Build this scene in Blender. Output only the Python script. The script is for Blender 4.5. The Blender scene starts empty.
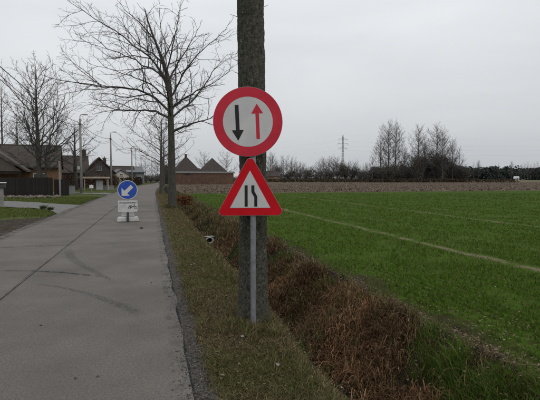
import bpy, math, random
import numpy as np
from mathutils import Vector, Matrix

# ------------------------------------------------------------------ camera, sky, sun, exposure
SC = bpy.context.scene
COL = SC.collection
R = math.radians
YAW = R(15.0)                     # the view is turned 15 degrees to the right of the road (road runs along +Y)
CAMH = 1.6
FPX = 440.0 / 540.0               # focal length in picture widths

cam_d = bpy.data.cameras.new('camera')
cam_d.sensor_width = 36.0
cam_d.lens = 36.0 * FPX
cam_d.clip_start = 0.05
cam_d.clip_end = 6000.0
cam = bpy.data.objects.new('camera', cam_d)
COL.objects.link(cam)
cam.location = (0, 0, CAMH)
cam.rotation_euler = (R(90 - 2.86), 0, -YAW)
SC.camera = cam

SUN_EL, SUN_AZ = 40.0, 150.0
world = bpy.data.worlds.new('World')
SC.world = world
world.use_nodes = True
wn, wl = world.node_tree.nodes, world.node_tree.links
wn.clear()
w_out = wn.new('ShaderNodeOutputWorld')
w_bg = wn.new('ShaderNodeBackground')
w_bg.inputs['Strength'].default_value = 0.1
w_sky = wn.new('ShaderNodeTexSky')
w_sky.sky_type = 'NISHITA'
w_sky.sun_disc = False
w_sky.sun_elevation = R(SUN_EL)
w_sky.sun_rotation = R(SUN_AZ)
w_sky.air_density = 1.0
w_sky.dust_density = 4.0
w_hs = wn.new('ShaderNodeHueSaturation')
w_hs.inputs['Saturation'].default_value = 0.25
wl.new(w_sky.outputs[0], w_hs.inputs['Color'])
# closed cloud layer: soft, flattened noise between two greys
w_tc = wn.new('ShaderNodeTexCoord')
w_map = wn.new('ShaderNodeMapping')
w_map.inputs['Scale'].default_value = (1.0, 1.0, 3.2)
wl.new(w_tc.outputs['Generated'], w_map.inputs['Vector'])
w_n = wn.new('ShaderNodeTexNoise')
w_n.inputs['Scale'].default_value = 1.7
w_n.inputs['Detail'].default_value = 5.0
w_n.inputs['Roughness'].default_value = 0.5
w_n.inputs['Distortion'].default_value = 0.4
wl.new(w_map.outputs[0], w_n.inputs['Vector'])
w_r = wn.new('ShaderNodeValToRGB')
w_r.color_ramp.elements[0].position = 0.30
w_r.color_ramp.elements[1].position = 0.72
w_r.color_ramp.elements[0].color = (4.75, 4.95, 5.2, 1)
w_r.color_ramp.elements[1].color = (5.75, 5.9, 6.08, 1)
wl.new(w_n.outputs['Fac'], w_r.inputs['Fac'])
w_mix = wn.new('ShaderNodeMix')
w_mix.data_type = 'RGBA'
w_mix.inputs[0].default_value = 0.92
wl.new(w_hs.outputs[0], w_mix.inputs[6])
wl.new(w_r.outputs[0], w_mix.inputs[7])
# an overcast sky is brighter overhead than at the horizon: L = L0 * (1 + 1.2 sin(elevation))
w_sep = wn.new('ShaderNodeSeparateXYZ')
wl.new(w_tc.outputs['Generated'], w_sep.inputs[0])
w_mul = wn.new('ShaderNodeMath'); w_mul.operation = 'MULTIPLY_ADD'; w_mul.use_clamp = False
w_max = wn.new('ShaderNodeMath'); w_max.operation = 'MAXIMUM'; w_max.inputs[1].default_value = 0.0
wl.new(w_sep.outputs['Z'], w_max.inputs[0])
wl.new(w_max.outputs[0], w_mul.inputs[0])
w_mul.inputs[1].default_value = 1.2
w_mul.inputs[2].default_value = 1.0
w_vm = wn.new('ShaderNodeVectorMath'); w_vm.operation = 'SCALE'
wl.new(w_mix.outputs[2], w_vm.inputs[0])
wl.new(w_mul.outputs[0], w_vm.inputs['Scale'])
wl.new(w_vm.outputs[0], w_bg.inputs['Color'])
wl.new(w_bg.outputs[0], w_out.inputs[0])

sun_d = bpy.data.lights.new('sun', 'SUN')
sun_d.energy = 0.5
sun_d.angle = R(40)
sun_d.color = (1.0, 0.96, 0.9)
sun = bpy.data.objects.new('sun', sun_d)
COL.objects.link(sun)
sun.rotation_euler = (R(90 - SUN_EL), 0, R(180 - SUN_AZ))
sun.location = (0, 0, 50)

SC.view_settings.view_transform = 'Standard'
SC.view_settings.look = 'None'
SC.view_settings.gamma = 1.0
SC.view_settings.exposure = 0.1
SC.view_settings.use_curve_mapping = False

# ------------------------------------------------------------------ helpers
rng = np.random.default_rng(7)
random.seed(7)


def W(xpic, depth, z=0.0):
    """a spot on the land: picture column of the 540 wide photo and distance ahead -> metres"""
    xc = (xpic - 270.0) / 440.0 * depth
    return (xc * math.cos(YAW) + depth * math.sin(YAW), depth * math.cos(YAW) - xc * math.sin(YAW), z)


def tag(o, label=None, cat=None, group=None, kind=None):
    if label: o['label'] = label
    if cat: o['category'] = cat
    if group: o['group'] = group
    if kind: o['kind'] = kind
    return o


def empty(name, loc=(0, 0, 0), rz=0.0, label=None, cat=None, group=None):
    o = bpy.data.objects.new(name, None)
    COL.objects.link(o)
    o.location = loc
    o.rotation_euler = (0, 0, rz)
    o.empty_display_size = 0.2
    return tag(o, label, cat, group)


def link_mesh(name, me, mat, parent=None):
    o = bpy.data.objects.new(name, me)
    COL.objects.link(o)
    if mat is not None and len(me.materials) == 0:
        me.materials.append(mat)
    if parent is not None:
        o.parent = parent
    return o


def mesh_arrays(name, verts, loops, counts, cols=None, smooth=False):
    me = bpy.data.meshes.new(name)
    verts = np.asarray(verts, dtype=np.float32)
    loops = np.asarray(loops, dtype=np.int32).ravel()
    counts = np.asarray(counts, dtype=np.int32)
    me.vertices.add(len(verts))
    me.vertices.foreach_set('co', verts.ravel())
    me.loops.add(len(loops))
    me.loops.foreach_set('vertex_index', loops)
    me.polygons.add(len(counts))
    starts = np.concatenate([[0], np.cumsum(counts)[:-1]]).astype(np.int32)
    me.polygons.foreach_set('loop_start', starts)
    me.polygons.foreach_set('loop_total', counts)
    if smooth:
        me.polygons.foreach_set('use_smooth', np.ones(len(counts), dtype=bool))
    if cols is not None:
        a = me.attributes.new('col', 'FLOAT_COLOR', 'POINT')
        c = np.ones((len(verts), 4), dtype=np.float32)
        c[:, :3] = cols
        a.data.foreach_set('color', c.ravel())
    me.update(calc_edges=True)
    me.validate()
    return me


class MB:
    """collects simple solids and links them as one mesh object"""
    def __init__(s):
        s.v, s.f = [], []

    def add(s, vs, fs):
        n = len(s.v)
        s.v += [tuple(v) for v in vs]
        s.f += [tuple(i + n for i in f) for f in fs]
        return s

    def box(s, c, d, rz=0.0, taper=1.0, rx=0.0):
        vs = []
        for sz in (-1, 1):
            k = taper if sz > 0 else 1.0
            for sx, sy in ((-1, -1), (1, -1), (1, 1), (-1, 1)):
                vs.append(Vector((sx * d[0] / 2 * k, sy * d[1] / 2 * k, sz * d[2] / 2)))
        m = Matrix.Rotation(rz, 3, 'Z') @ Matrix.Rotation(rx, 3, 'X')
        vs = [m @ v + Vector(c) for v in vs]
        return s.add(vs, [(3, 2, 1, 0), (4, 5, 6, 7), (0, 1, 5, 4), (1, 2, 6, 5), (2, 3, 7, 6), (3, 0, 4, 7)])

    def tube(s, pts, rads, n=8, caps=True):
        pts = [Vector(p) for p in pts]
        if not hasattr(rads, '__len__'):
            rads = [rads] * len(pts)
        base = len(s.v)
        u = None
        for i, p in enumerate(pts):
            t = (pts[min(i + 1, len(pts) - 1)] - pts[max(i - 1, 0)])
            t = t.normalized() if t.length > 1e-9 else Vector((0, 0, 1))
            if u is None:
                u = t.orthogonal().normalized()
            u = (u - t * u.dot(t)).normalized()
            w = t.cross(u)
            for k in range(n):
                a = 2 * math.pi * k / n
                s.v.append(tuple(p + (u * math.cos(a) + w * math.sin(a)) * rads[i]))
        for i in range(len(pts) - 1):
            for k in range(n):
                a, b = base + i * n + k, base + i * n + (k + 1) % n
                s.f.append((a, b, b + n, a + n))
        if caps:
            s.f.append(tuple(base + k for k in reversed(range(n))))
            e = base + (len(pts) - 1) * n
            s.f.append(tuple(e + k for k in range(n)))
        return s

    def prism(s, poly, y0, y1):
        """polygon in x/z, pushed from y0 to y1 (y0 is the front)"""
        n = len(poly)
        vs = [(x, y0, z) for x, z in poly] + [(x, y1, z) for x, z in poly]
        fs = [tuple(range(n)), tuple(reversed(range(n, 2 * n)))]
        fs += [(i, n + i, n + (i + 1) % n, (i + 1) % n) for i in range(n)]
        return s.add(vs, fs)

    def ring(s, outer, inner, y0, y1):
        n = len(outer)
        vs = [(x, y0, z) for x, z in outer] + [(x, y0, z) for x, z in inner]
        vs += [(x, y1, z) for x, z in outer] + [(x, y1, z) for x, z in inner]
        fs = []
        for i in range(n):
            j = (i + 1) % n
            fs += [(i, j, n + j, n + i), (2 * n + i, 3 * n + i, 3 * n + j, 2 * n + j),
                   (i, 2 * n + i, 2 * n + j, j), (n + i, n + j, 3 * n + j, 3 * n + i)]
        return s.add(vs, fs)

    def build(s, name, mat, parent=None, smooth=False, bevel=0.0):
        me = bpy.data.meshes.new(name)
        me.from_pydata(s.v, [], s.f)
        if smooth:
            me.polygons.foreach_set('use_smooth', np.ones(len(me.polygons), dtype=bool))
        me.update()
        o = link_mesh(name, me, mat, parent)
        if bevel:
            b = o.modifiers.new('bevel', 'BEVEL')
            b.width = bevel
            b.segments = 2
            b.limit_method = 'ANGLE'
        return o


def copy_tree(o, parent=None):
    c = o.copy()
    COL.objects.link(c)
    if parent is not None:
        c.parent = parent
    for ch in list(o.children):
        copy_tree(ch, c)
    return c


# value noise on numpy arrays
_perm = np.random.default_rng(99).random((64, 64, 64)).astype(np.float32)


def vnoise(x, y, z=0.0):
    x = np.asarray(x, dtype=np.float64); y = np.asarray(y, dtype=np.float64)
    z = np.zeros_like(x) + z
    xi, yi, zi = np.floor(x).astype(int), np.floor(y).astype(int), np.floor(z).astype(int)
    fx, fy, fz = x - xi, y - yi, z - zi
    fx, fy, fz = fx * fx * (3 - 2 * fx), fy * fy * (3 - 2 * fy), fz * fz * (3 - 2 * fz)
    out = 0
    for a in (0, 1):
        for b in (0, 1):
            for c in (0, 1):
                wgt = (fx if a else 1 - fx) * (fy if b else 1 - fy) * (fz if c else 1 - fz)
                out = out + wgt * _perm[(xi + a) % 64, (yi + b) % 64, (zi + c) % 64]
    return out * 2 - 1


def fbm(x, y, z=0.0, octv=4):
    s, a, t = 0, 0.5, 0
    for i in range(octv):
        s = s + a * vnoise(np.asarray(x) * 2 ** i + 7.3 * i, np.asarray(y) * 2 ** i + 3.1 * i, np.asarray(z) * 2 ** i)
        t += a
        a *= 0.5
    return s / t


def sstep(a, b, x):
    t = np.clip((np.asarray(x, dtype=float) - a) / (b - a), 0, 1)
    return t * t * (3 - 2 * t)


# ------------------------------------------------------------------ materials
def nt(m):
    m.use_nodes = True
    return m.node_tree.nodes, m.node_tree.links


def noise_mat(name, stops, scale=5.0, detail=6.0, rough=0.9, bump=0.0, bscale=None, stretch=(1, 1, 1), spec=0.3,
              big=None, attr=False, vary=0.0, translucent=0.0):
    """ramp of colours driven by noise; optional second, larger noise blended in; optional 'col' attribute"""
    m = bpy.data.materials.new(name)
    N, L = nt(m)
    bs = N['Principled BSDF']
    bs.inputs['Roughness'].default_value = rough
    bs.inputs['Specular IOR Level'].default_value = spec
    tc = N.new('ShaderNodeTexCoord')
    mp = N.new('ShaderNodeMapping')
    mp.inputs['Scale'].default_value = stretch
    L.new(tc.outputs['Object'], mp.inputs['Vector'])
    if attr:
        at = N.new('ShaderNodeAttribute')
        at.attribute_name = 'col'
        col = at.outputs['Color']
    else:
        nz = N.new('ShaderNodeTexNoise')
        nz.inputs['Scale'].default_value = scale
        nz.inputs['Detail'].default_value = detail
        nz.inputs['Roughness'].default_value = 0.6
        L.new(mp.outputs[0], nz.inputs['Vector'])
        rp = N.new('ShaderNodeValToRGB')
        el = rp.color_ramp.elements
        while len(el) < len(stops):
            el.new(0.5)
        for e, (p, c) in zip(el, stops):
            e.position = p
            e.color = (*c, 1)
        L.new(nz.outputs['Fac'], rp.inputs['Fac'])
        col = rp.outputs['Color']
    if big:
        bsc, bcol, lo, hi, amount = big
        n2 = N.new('ShaderNodeTexNoise')
        n2.inputs['Scale'].default_value = bsc
        n2.inputs['Detail'].default_value = 4.0
        L.new(mp.outputs[0], n2.inputs['Vector'])
        mr = N.new('ShaderNodeMapRange')
        mr.inputs['From Min'].default_value = lo
        mr.inputs['From Max'].default_value = hi
        mr.inputs['To Max'].default_value = amount
        L.new(n2.outputs['Fac'], mr.inputs['Value'])
        mx = N.new('ShaderNodeMix')
        mx.data_type = 'RGBA'
        mx.inputs[7].default_value = (*bcol, 1)
        L.new(mr.outputs[0], mx.inputs[0])
        L.new(col, mx.inputs[6])
        col = mx.outputs[2]
    if vary:
        oi = N.new('ShaderNodeObjectInfo')
        m2 = N.new('ShaderNodeMapRange')
        m2.inputs['To Min'].default_value = 1 - vary
        m2.inputs['To Max'].default_value = 1 + vary
        L.new(oi.outputs['Random'], m2.inputs['Value'])
        hs = N.new('ShaderNodeHueSaturation')
        L.new(col, hs.inputs['Color'])
        L.new(m2.outputs[0], hs.inputs['Value'])
        col = hs.outputs[0]
    L.new(col, bs.inputs['Base Color'])
    if bump:
        nb = N.new('ShaderNodeTexNoise')
        nb.inputs['Scale'].default_value = bscale or scale * 3
        nb.inputs['Detail'].default_value = 5.0
        L.new(mp.outputs[0], nb.inputs['Vector'])
        b = N.new('ShaderNodeBump')
        b.inputs['Strength'].default_value = bump
        b.inputs['Distance'].default_value = 0.02
        L.new(nb.outputs['Fac'], b.inputs['Height'])
        L.new(b.outputs[0], bs.inputs['Normal'])
    if translucent:
        out = N['Material Output']
        tr = N.new('ShaderNodeBsdfTranslucent')
        L.new(col, tr.inputs['Color'])
        ms = N.new('ShaderNodeMixShader')
        ms.inputs[0].default_value = translucent
        L.new(bs.outputs[0], ms.inputs[1])
        L.new(tr.outputs[0], ms.inputs[2])
        L.new(ms.outputs[0], out.inputs['Surface'])
    return m


def two(a, b, lo=0.35, hi=0.68):
    return [(lo, a), (hi, b)]


M = {}
M['concrete_road'] = noise_mat('road_concrete', two((0.122, 0.110, 0.099), (0.162, 0.147, 0.133)), 0.9, 10, 0.95, 0.6, 130, spec=0.15,
                               big=(55, (0.065, 0.061, 0.058), 0.50, 0.72, 0.6), vary=0.04)
def speckle(m, scale, lo, hi, stain):
    N, L = m.node_tree.nodes, m.node_tree.links
    bs = N['Principled BSDF']
    src = bs.inputs['Base Color'].links[0].from_socket
    tc = N.new('ShaderNodeTexCoord')
    out = src
    for sc_, l_, h_, dt in ((scale, lo, hi, 2.0), (scale * 0.28, 1 - (1 - lo) * 0.5, 1 + (hi - 1) * 0.5, 3.0), (0.55, 1 - stain, 1 + stain, 6.0)):
        nz = N.new('ShaderNodeTexNoise')
        nz.inputs['Scale'].default_value = sc_
        nz.inputs['Detail'].default_value = dt
        L.new(tc.outputs['Object'], nz.inputs['Vector'])
        mr = N.new('ShaderNodeMapRange')
        mr.inputs['From Min'].default_value = 0.3
        mr.inputs['From Max'].default_value = 0.7
        mr.inputs['To Min'].default_value = l_
        mr.inputs['To Max'].default_value = h_
        L.new(nz.outputs['Fac'], mr.inputs['Value'])
        vm = N.new('ShaderNodeVectorMath'); vm.operation = 'SCALE'
        L.new(out, vm.inputs[0]); L.new(mr.outputs[0], vm.inputs['Scale'])
        out = vm.outputs[0]
    L.new(out, bs.inputs['Base Color'])
speckle(M['concrete_road'], 170, 0.68, 1.32, 0.10)
M['joint'] = noise_mat('joint_tar', two((0.02, 0.02, 0.02), (0.045, 0.042, 0.04)), 6)
M['gravel'] = noise_mat('dark_gravel', two((0.040, 0.036, 0.032), (0.11, 0.098, 0.086)), 26, 8, 0.95, 0.9, 60)
M['pebble'] = noise_mat('pebble', [], attr=True, rough=0.9)
M['verge'] = noise_mat('verge_soil', two((0.042, 0.033, 0.02), (0.115, 0.092, 0.05)), 9, 8, 1, 0.6, 40,
                       big=(1.2, (0.055, 0.066, 0.022), 0.42, 0.66, 0.8))
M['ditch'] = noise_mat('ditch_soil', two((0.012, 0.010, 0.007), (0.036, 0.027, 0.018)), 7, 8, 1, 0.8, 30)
M['blade'] = noise_mat('grass_blade', [], attr=True, rough=0.85, spec=0.05, translucent=0.3)
M['dead'] = noise_mat('dead_stems', [], attr=True, rough=0.9, spec=0.15, translucent=0.15)
M['lawn'] = noise_mat('lawn', two((0.045, 0.06, 0.018), (0.085, 0.105, 0.032)), 3, 8, 1, 0.5, 25,
                      big=(0.5, (0.05, 0.04, 0.028), 0.5, 0.7, 0.7))
M['soil'] = noise_mat('churned_soil', two((0.028, 0.023, 0.019), (0.07, 0.058, 0.047)), 4, 8, 1, 0.8, 18)
M['drive'] = noise_mat('drive_gravel', two((0.115, 0.110, 0.105), (0.17, 0.163, 0.155)), 5, 8, 0.95, 0.5, 40)
M['stubble'] = noise_mat('stubble_soil', two((0.06, 0.045, 0.034), (0.125, 0.097, 0.072)), 1.1, 9, 1, 0.8, 6,
                         stretch=(0.6, 1.0, 1))
M['farfield'] = noise_mat('far_field', two((0.085, 0.085, 0.045), (0.15, 0.13, 0.08)), 0.12, 7, 1)
M['bark'] = noise_mat('bark', two((0.028, 0.026, 0.022), (0.075, 0.07, 0.058), 0.3, 0.7), 14, 8, 0.95, 0.7, 30, stretch=(1, 1, 0.3),
                      big=(4, (0.055, 0.062, 0.035), 0.5, 0.7, 0.6))
M['twig'] = noise_mat('twig_bark', two((0.042, 0.038, 0.034), (0.09, 0.082, 0.073)), 3, 4, 0.95)
M['fartwig'] = noise_mat('far_twig_bark', two((0.06, 0.055, 0.051), (0.115, 0.105, 0.097)), 1, 3, 0.95, vary=0.25)
M['evergreen'] = noise_mat('evergreen', [], attr=True, rough=0.8, vary=0.2)
M['leaf'] = noise_mat('dead_leaf', [], attr=True, rough=0.8, translucent=0.15)
for k_ in ('verge', 'ditch', 'lawn', 'soil', 'stubble', 'farfield', 'gravel', 'blade', 'dead', 'leaf', 'evergreen', 'joint', 'pebble'):
    M[k_].node_tree.nodes['Principled BSDF'].inputs['Specular IOR Level'].default_value = 0.04
M['galv'] = noise_mat('galvanised_steel', two((0.17, 0.18, 0.19), (0.26, 0.27, 0.28)), 18, 5, 0.5, 0.05)
M['galv'].node_tree.nodes['Principled BSDF'].inputs['Metallic'].default_value = 0.5
M['plate'] = noise_mat('plate_back', two((0.25, 0.26, 0.27), (0.32, 0.33, 0.34)), 10, 4, 0.5)
M['sign_red'] = noise_mat('sign_red', two((0.42, 0.004, 0.010), (0.50, 0.006, 0.014)), 6, 6, 0.5, 0.02, 60, spec=0.12,
                          big=(9, (0.30, 0.012, 0.012), 0.62, 0.85, 0.4))
M['sign_red_faded'] = noise_mat('sign_red_faded', two((0.42, 0.018, 0.036), (0.49, 0.024, 0.044)), 6, 6, 0.5, 0.02, 60, spec=0.2,
                          big=(9, (0.34, 0.03, 0.035), 0.62, 0.85, 0.4))
M['sign_white'] = noise_mat('sign_white', two((0.42, 0.42, 0.415), (0.50, 0.50, 0.49)), 5, 7, 0.5, 0.02, 60, spec=0.35,
                            big=(11, (0.36, 0.36, 0.33), 0.6, 0.8, 0.4))
M['sign_black'] = noise_mat('sign_black', two((0.006, 0.006, 0.007), (0.014, 0.014, 0.015)), 12, 4, 0.5, spec=0.3)
M['sign_blue'] = noise_mat('sign_blue', two((0.012, 0.05, 0.30), (0.018, 0.065, 0.36)), 6, 5, 0.45, spec=0.35)
M['sign_grey'] = noise_mat('sign_grey', two((0.26, 0.27, 0.28), (0.34, 0.35, 0.36)), 6, 4, 0.5)
M['foot'] = noise_mat('foot_block', two((0.30, 0.30, 0.285), (0.48, 0.48, 0.46)), 7, 8, 0.9, 0.4, 40, big=(3, (0.2, 0.185, 0.165), 0.5, 0.7, 0.7))
M['pole'] = noise_mat('pole_concrete', two((0.16, 0.155, 0.145), (0.24, 0.23, 0.22)), 3, 6, 0.9)
M['dark_metal'] = noise_mat('dark_metal', two((0.03, 0.03, 0.032), (0.055, 0.055, 0.058)), 8, 4, 0.5)
M['cable'] = noise_mat('cable', two((0.02, 0.02, 0.02), (0.03, 0.03, 0.03)), 3, 2, 0.7)
M['fence'] = noise_mat('fence_board', two((0.012, 0.0105, 0.009), (0.026, 0.021, 0.018)), 6, 6, 0.95, 0.3, stretch=(3, 3, 0.4), vary=0.25)
M['roof_brown'] = noise_mat('roof_brown', two((0.036, 0.028, 0.024), (0.062, 0.048, 0.041)), 2, 7, 0.9, 0.5, 9,
                            big=(0.5, (0.045, 0.045, 0.038), 0.45, 0.7, 0.6))
M['roof_pale'] = noise_mat('roof_pale', two((0.07, 0.058, 0.051), (0.10, 0.085, 0.075)), 2, 7, 0.9, 0.5, 9)
M['roof_dark'] = noise_mat('roof_dark', two((0.034, 0.027, 0.024), (0.058, 0.046, 0.040)), 2, 7, 0.9, 0.4, 9)
M['roof_grey'] = noise_mat('roof_grey', two((0.10, 0.105, 0.11), (0.16, 0.165, 0.17)), 2, 6, 0.9)
M['brick_orange'] = noise_mat('brick_orange', two((0.155, 0.088, 0.05), (0.22, 0.13, 0.078)), 5, 7, 0.95, 0.3)
M['brick_brown'] = noise_mat('brick_brown', two((0.065, 0.040, 0.029), (0.115, 0.068, 0.046)), 1.3, 8, 0.95, 0.3,
                             big=(0.25, (0.12, 0.07, 0.042), 0.45, 0.7, 0.6))
M['brick_dark'] = noise_mat('brick_dark', two((0.034, 0.027, 0.024), (0.06, 0.046, 0.04)), 4, 7, 0.95)
M['wall_cream'] = noise_mat('wall_cream', two((0.36, 0.32, 0.27), (0.46, 0.42, 0.36)), 3, 5, 0.9)
M['wall_grey'] = noise_mat('wall_grey', two((0.13, 0.135, 0.14), (0.18, 0.185, 0.19)), 2, 5, 0.9)
M['white_paint'] = noise_mat('white_paint', two((0.55, 0.55, 0.54), (0.7, 0.7, 0.68)), 4, 5, 0.7)
M['fascia'] = noise_mat('fascia', two((0.17, 0.165, 0.16), (0.23, 0.225, 0.22)), 3, 5, 0.8)
M['glass'] = noise_mat('window_glass', two((0.02, 0.022, 0.025), (0.04, 0.043, 0.047)), 2, 3, 0.12, spec=0.6)
M['timber_pale'] = noise_mat('timber_pale', two((0.30, 0.25, 0.19), (0.4, 0.34, 0.27)), 5, 5, 0.9)
M['stone'] = noise_mat('border_stone', two((0.10, 0.082, 0.066), (0.18, 0.15, 0.12)), 6, 6, 0.95, 0.4, vary=0.3)
M['steel_far'] = noise_mat('pylon_steel', two((0.12, 0.125, 0.13), (0.17, 0.175, 0.18)), 1, 3, 0.7)
M['pipe'] = noise_mat('pipe_white', two((0.24, 0.24, 0.23), (0.36, 0.36, 0.345)), 8, 5, 0.6)
M['pipe_dark'] = noise_mat('pipe_inside', two((0.01, 0.01, 0.01), (0.02, 0.02, 0.02)), 8, 3, 0.9)
M['paper'] = noise_mat('paper', two((0.15, 0.14, 0.115), (0.24, 0.23, 0.20)), 20, 4, 0.9)
M['plant'] = noise_mat('pale_leaf', two((0.12, 0.17, 0.10), (0.2, 0.26, 0.16)), 20, 5, 0.7, translucent=0.2)

# wheat field: soil and seedlings, with bare wheel tracks running along the road
def field_material():
    m = noise_mat('wheat_field', two((0.040, 0.038, 0.014), (0.046, 0.086, 0.010), 0.36, 0.56), 11, 10, 1, 0.7, 20, spec=0.03,
                  big=(0.35, (0.040, 0.080, 0.010), 0.38, 0.72, 0.5))
    N, L = m.node_tree.nodes, m.node_tree.links
    bs = N['Principled BSDF']
    src = bs.inputs['Base Color'].links[0].from_socket
    geo = N.new('ShaderNodeNewGeometry')
    sep = N.new('ShaderNodeSeparateXYZ')
    L.new(geo.outputs['Position'], sep.inputs[0])
    nz = N.new('ShaderNodeTexNoise')
    nz.inputs['Scale'].default_value = 0.9
    nz.inputs['Detail'].default_value = 8
    L.new(geo.outputs['Position'], nz.inputs['Vector'])
    def math_(op, a, b=None):
        n = N.new('ShaderNodeMath')
        n.operation = op
        for i, v in enumerate((a, b)):
            if v is None: continue
            if isinstance(v, (int, float)): n.inputs[i].default_value = v
            else: L.new(v, n.inputs[i])
        return n.outputs[0]
    wob = math_('MULTIPLY', math_('SUBTRACT', nz.outputs['Fac'], 0.5), 0.5)
    xw = math_('ADD', sep.outputs['X'], wob)
    tot = None
    for x0, wdt, amt in ((6.5, 0.15, 0.95), (8.3, 0.12, 0.2), (12.2, 0.2, 0.55), (14.0, 0.2, 0.3), (24.0, 0.25, 0.35), (25.8, 0.25, 0.3)):
        d = math_('ABSOLUTE', math_('SUBTRACT', xw, x0))
        k = math_('MULTIPLY', math_('MAXIMUM', math_('SUBTRACT', 1.0, math_('DIVIDE', d, wdt)), 0.0), amt)
        tot = k if tot is None else math_('ADD', tot, k)
    n2 = N.new('ShaderNodeTexNoise')
    n2.inputs['Scale'].default_value = 2.2
    n2.inputs['Detail'].default_value = 6
    L.new(geo.outputs['Position'], n2.inputs['Vector'])
    mr = N.new('ShaderNodeMapRange')
    mr.inputs['From Min'].default_value = 0.38
    mr.inputs['From Max'].default_value = 0.58
    L.new(n2.outputs['Fac'], mr.inputs['Value'])
    fac = math_('MINIMUM', math_('MULTIPLY', math_('MULTIPLY', tot, 1.6), mr.outputs[0]), 1.0)
    mx = N.new('ShaderNodeMix')
    mx.data_type = 'RGBA'
    mx.inputs[7].default_value = (0.125, 0.11, 0.062, 1)
    L.new(fac, mx.inputs[0])
    L.new(src, mx.inputs[6])
    de = math_('SUBTRACT', math_('ADD', sep.outputs['X'], math_('MULTIPLY', wob, 2.6)), 2.95)
    ke = math_('MULTIPLY', math_('MINIMUM', math_('MAXIMUM', math_('SUBTRACT', 2.0, math_('DIVIDE', de, 0.24)), 0.0), 1.0), 0.95)
    m3 = N.new('ShaderNodeMix')
    m3.data_type = 'RGBA'
    m3.inputs[7].default_value = (0.040, 0.030, 0.020, 1)
    L.new(ke, m3.inputs[0])
    L.new(mx.outputs[2], m3.inputs[6])
    L.new(m3.outputs[2], bs.inputs['Base Color'])
    return m
M['field'] = field_material()

# ------------------------------------------------------------------ the land
ROAD_L, ROAD_R = -4.1, 0.27
FIELD_X = 2.92
STUB_Y = 46.0


def bend(y):
    """the road swings gently to the right beyond forty metres"""
    y = np.asarray(y, dtype=float)
    return 0.00054 * np.clip(y - 40, 0, None) ** 2


def zfun(x, y):
    x = np.asarray(x, dtype=float) - bend(np.minimum(y, 140))
    y = np.asarray(y, dtype=float)
    v = 0.03 * sstep(0.30, 0.62, x) - 0.012
    v = v + 0.03 * fbm(x * 2.3, y * 1.6) * sstep(0.35, 0.7, x)
    edge = 1.20 + 0.10 * fbm(y * 0.5, y * 0 + 3.3)
    far = 2.85 + 0.10 * fbm(y * 0.7, y * 0 + 9.1)
    d = sstep(0, 0.62, x - edge) * (1 - sstep(-0.95, 0.08, x - far))
    depth = 0.72 + 0.1 * fbm(y * 0.4, y * 0 + 1.0)
    depth = depth * (1 - 0.85 * sstep(60, 85, y))
    v = v - depth * d + 0.07 * fbm(x * 3, y * 2.2, 2.0) * d
    f = sstep(0.0, 0.6, x - far)
    v = v * (1 - f) + f * (-0.01 + 0.03 * fbm(x * 1.2, y * 1.2, 5.0) + 0.03 * fbm(x * 0.2, y * 0.2, 6.0))
    v = v - 0.07 * np.exp(-((x - 3.18 - 0.08 * fbm(y * 0.9, y * 0 + 4.0)) / 0.13) ** 2) * (1 - sstep(25, 40, y))
    left = sstep(0, 0.8, ROAD_L - x)
    v = np.where(x < ROAD_R, -0.05 + left * (0.05 + 0.04 * fbm(x * 0.8, y * 0.8, 8.0)), v)
    return v


def grid(name, xs, ys, mat, bendy=True, kind='structure'):
    X, Y = np.meshgrid(xs, ys)
    if bendy:
        X = X + bend(np.minimum(Y, 140))
    Z = zfun(X, Y)
    nx, ny = len(xs), len(ys)
    V = np.stack([X, Y, Z], -1).reshape(-1, 3)
    i = np.arange(ny - 1)[:, None] * nx + np.arange(nx - 1)[None, :]
    F = np.stack([i, i + 1, i + nx + 1, i + nx], -1).reshape(-1, 4)
    me = mesh_arrays(name, V, F, np.full(len(F), 4), smooth=True)
    o = link_mesh(name, me, mat)
    o['kind'] = kind
    return o


def geo_ys(a, b, first, ratio):
    ys, s = [a], first
    while ys[-1] < b:
        ys.append(min(b, ys[-1] + s))
        s *= ratio
    return np.array(ys)

ys_near = np.concatenate([np.arange(-6, 1.5, 0.4), geo_ys(1.5, 150, 0.05, 1.012)])
grid('road_bed', np.array([ROAD_L - 0.25, -2.0, ROAD_R + 0.02]), ys_near[::4], M['joint'])
grid('gravel_edge', np.linspace(ROAD_R + 0.02, 0.44, 6), ys_near, M['gravel'])
grid('verge', np.linspace(0.44, 1.22, 22), ys_near, M['verge'])
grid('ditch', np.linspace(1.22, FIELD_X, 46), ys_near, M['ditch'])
grid('wheat_field', np.concatenate([np.linspace(FIELD_X, 8, 40), geo_ys(8, 260, 0.3, 1.06)[1:]]),
     np.concatenate([np.arange(-10, 2, 1.0), geo_ys(2, STUB_Y, 0.12, 1.012)]), M['field'], bendy=False)
grid('stubble_field', np.concatenate([np.linspace(FIELD_X, 40, 60), geo_ys(40, 300, 1, 1.08)[1:]]),
     geo_ys(STUB_Y, 152, 0.5, 1.02), M['stubble'], bendy=False)
grid('lawn', np.concatenate([-geo_ys(4.35, 160, 0.3, 1.08)[::-1]]), np.concatenate([np.arange(-10, 150.1, 1.0)]), M['lawn'])
gz = MB()
gz.add([(-1500, -300, -1.6), (2500, -300, -1.6), (2500, 152, -1.6), (-1500, 152, -1.6)], [(0, 1, 2, 3)])
gz.add([(-1500, 152, -0.03), (2500, 152, -0.03), (2500, 3500, -0.03), (-1500, 3500, -0.03)], [(0, 1, 2, 3)])
gz.add([(300, -300, -0.03), (2500, -300, -0.03), (2500, 152, -0.03), (300, 152, -0.03)], [(0, 1, 2, 3)])
gz.add([(-1500, -300, -0.03), (-158, -300, -0.03), (-158, 152, -0.03), (-1500, 152, -0.03)], [(0, 1, 2, 3)])
tag(gz.build('ground', M['farfield']), kind='structure')

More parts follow.
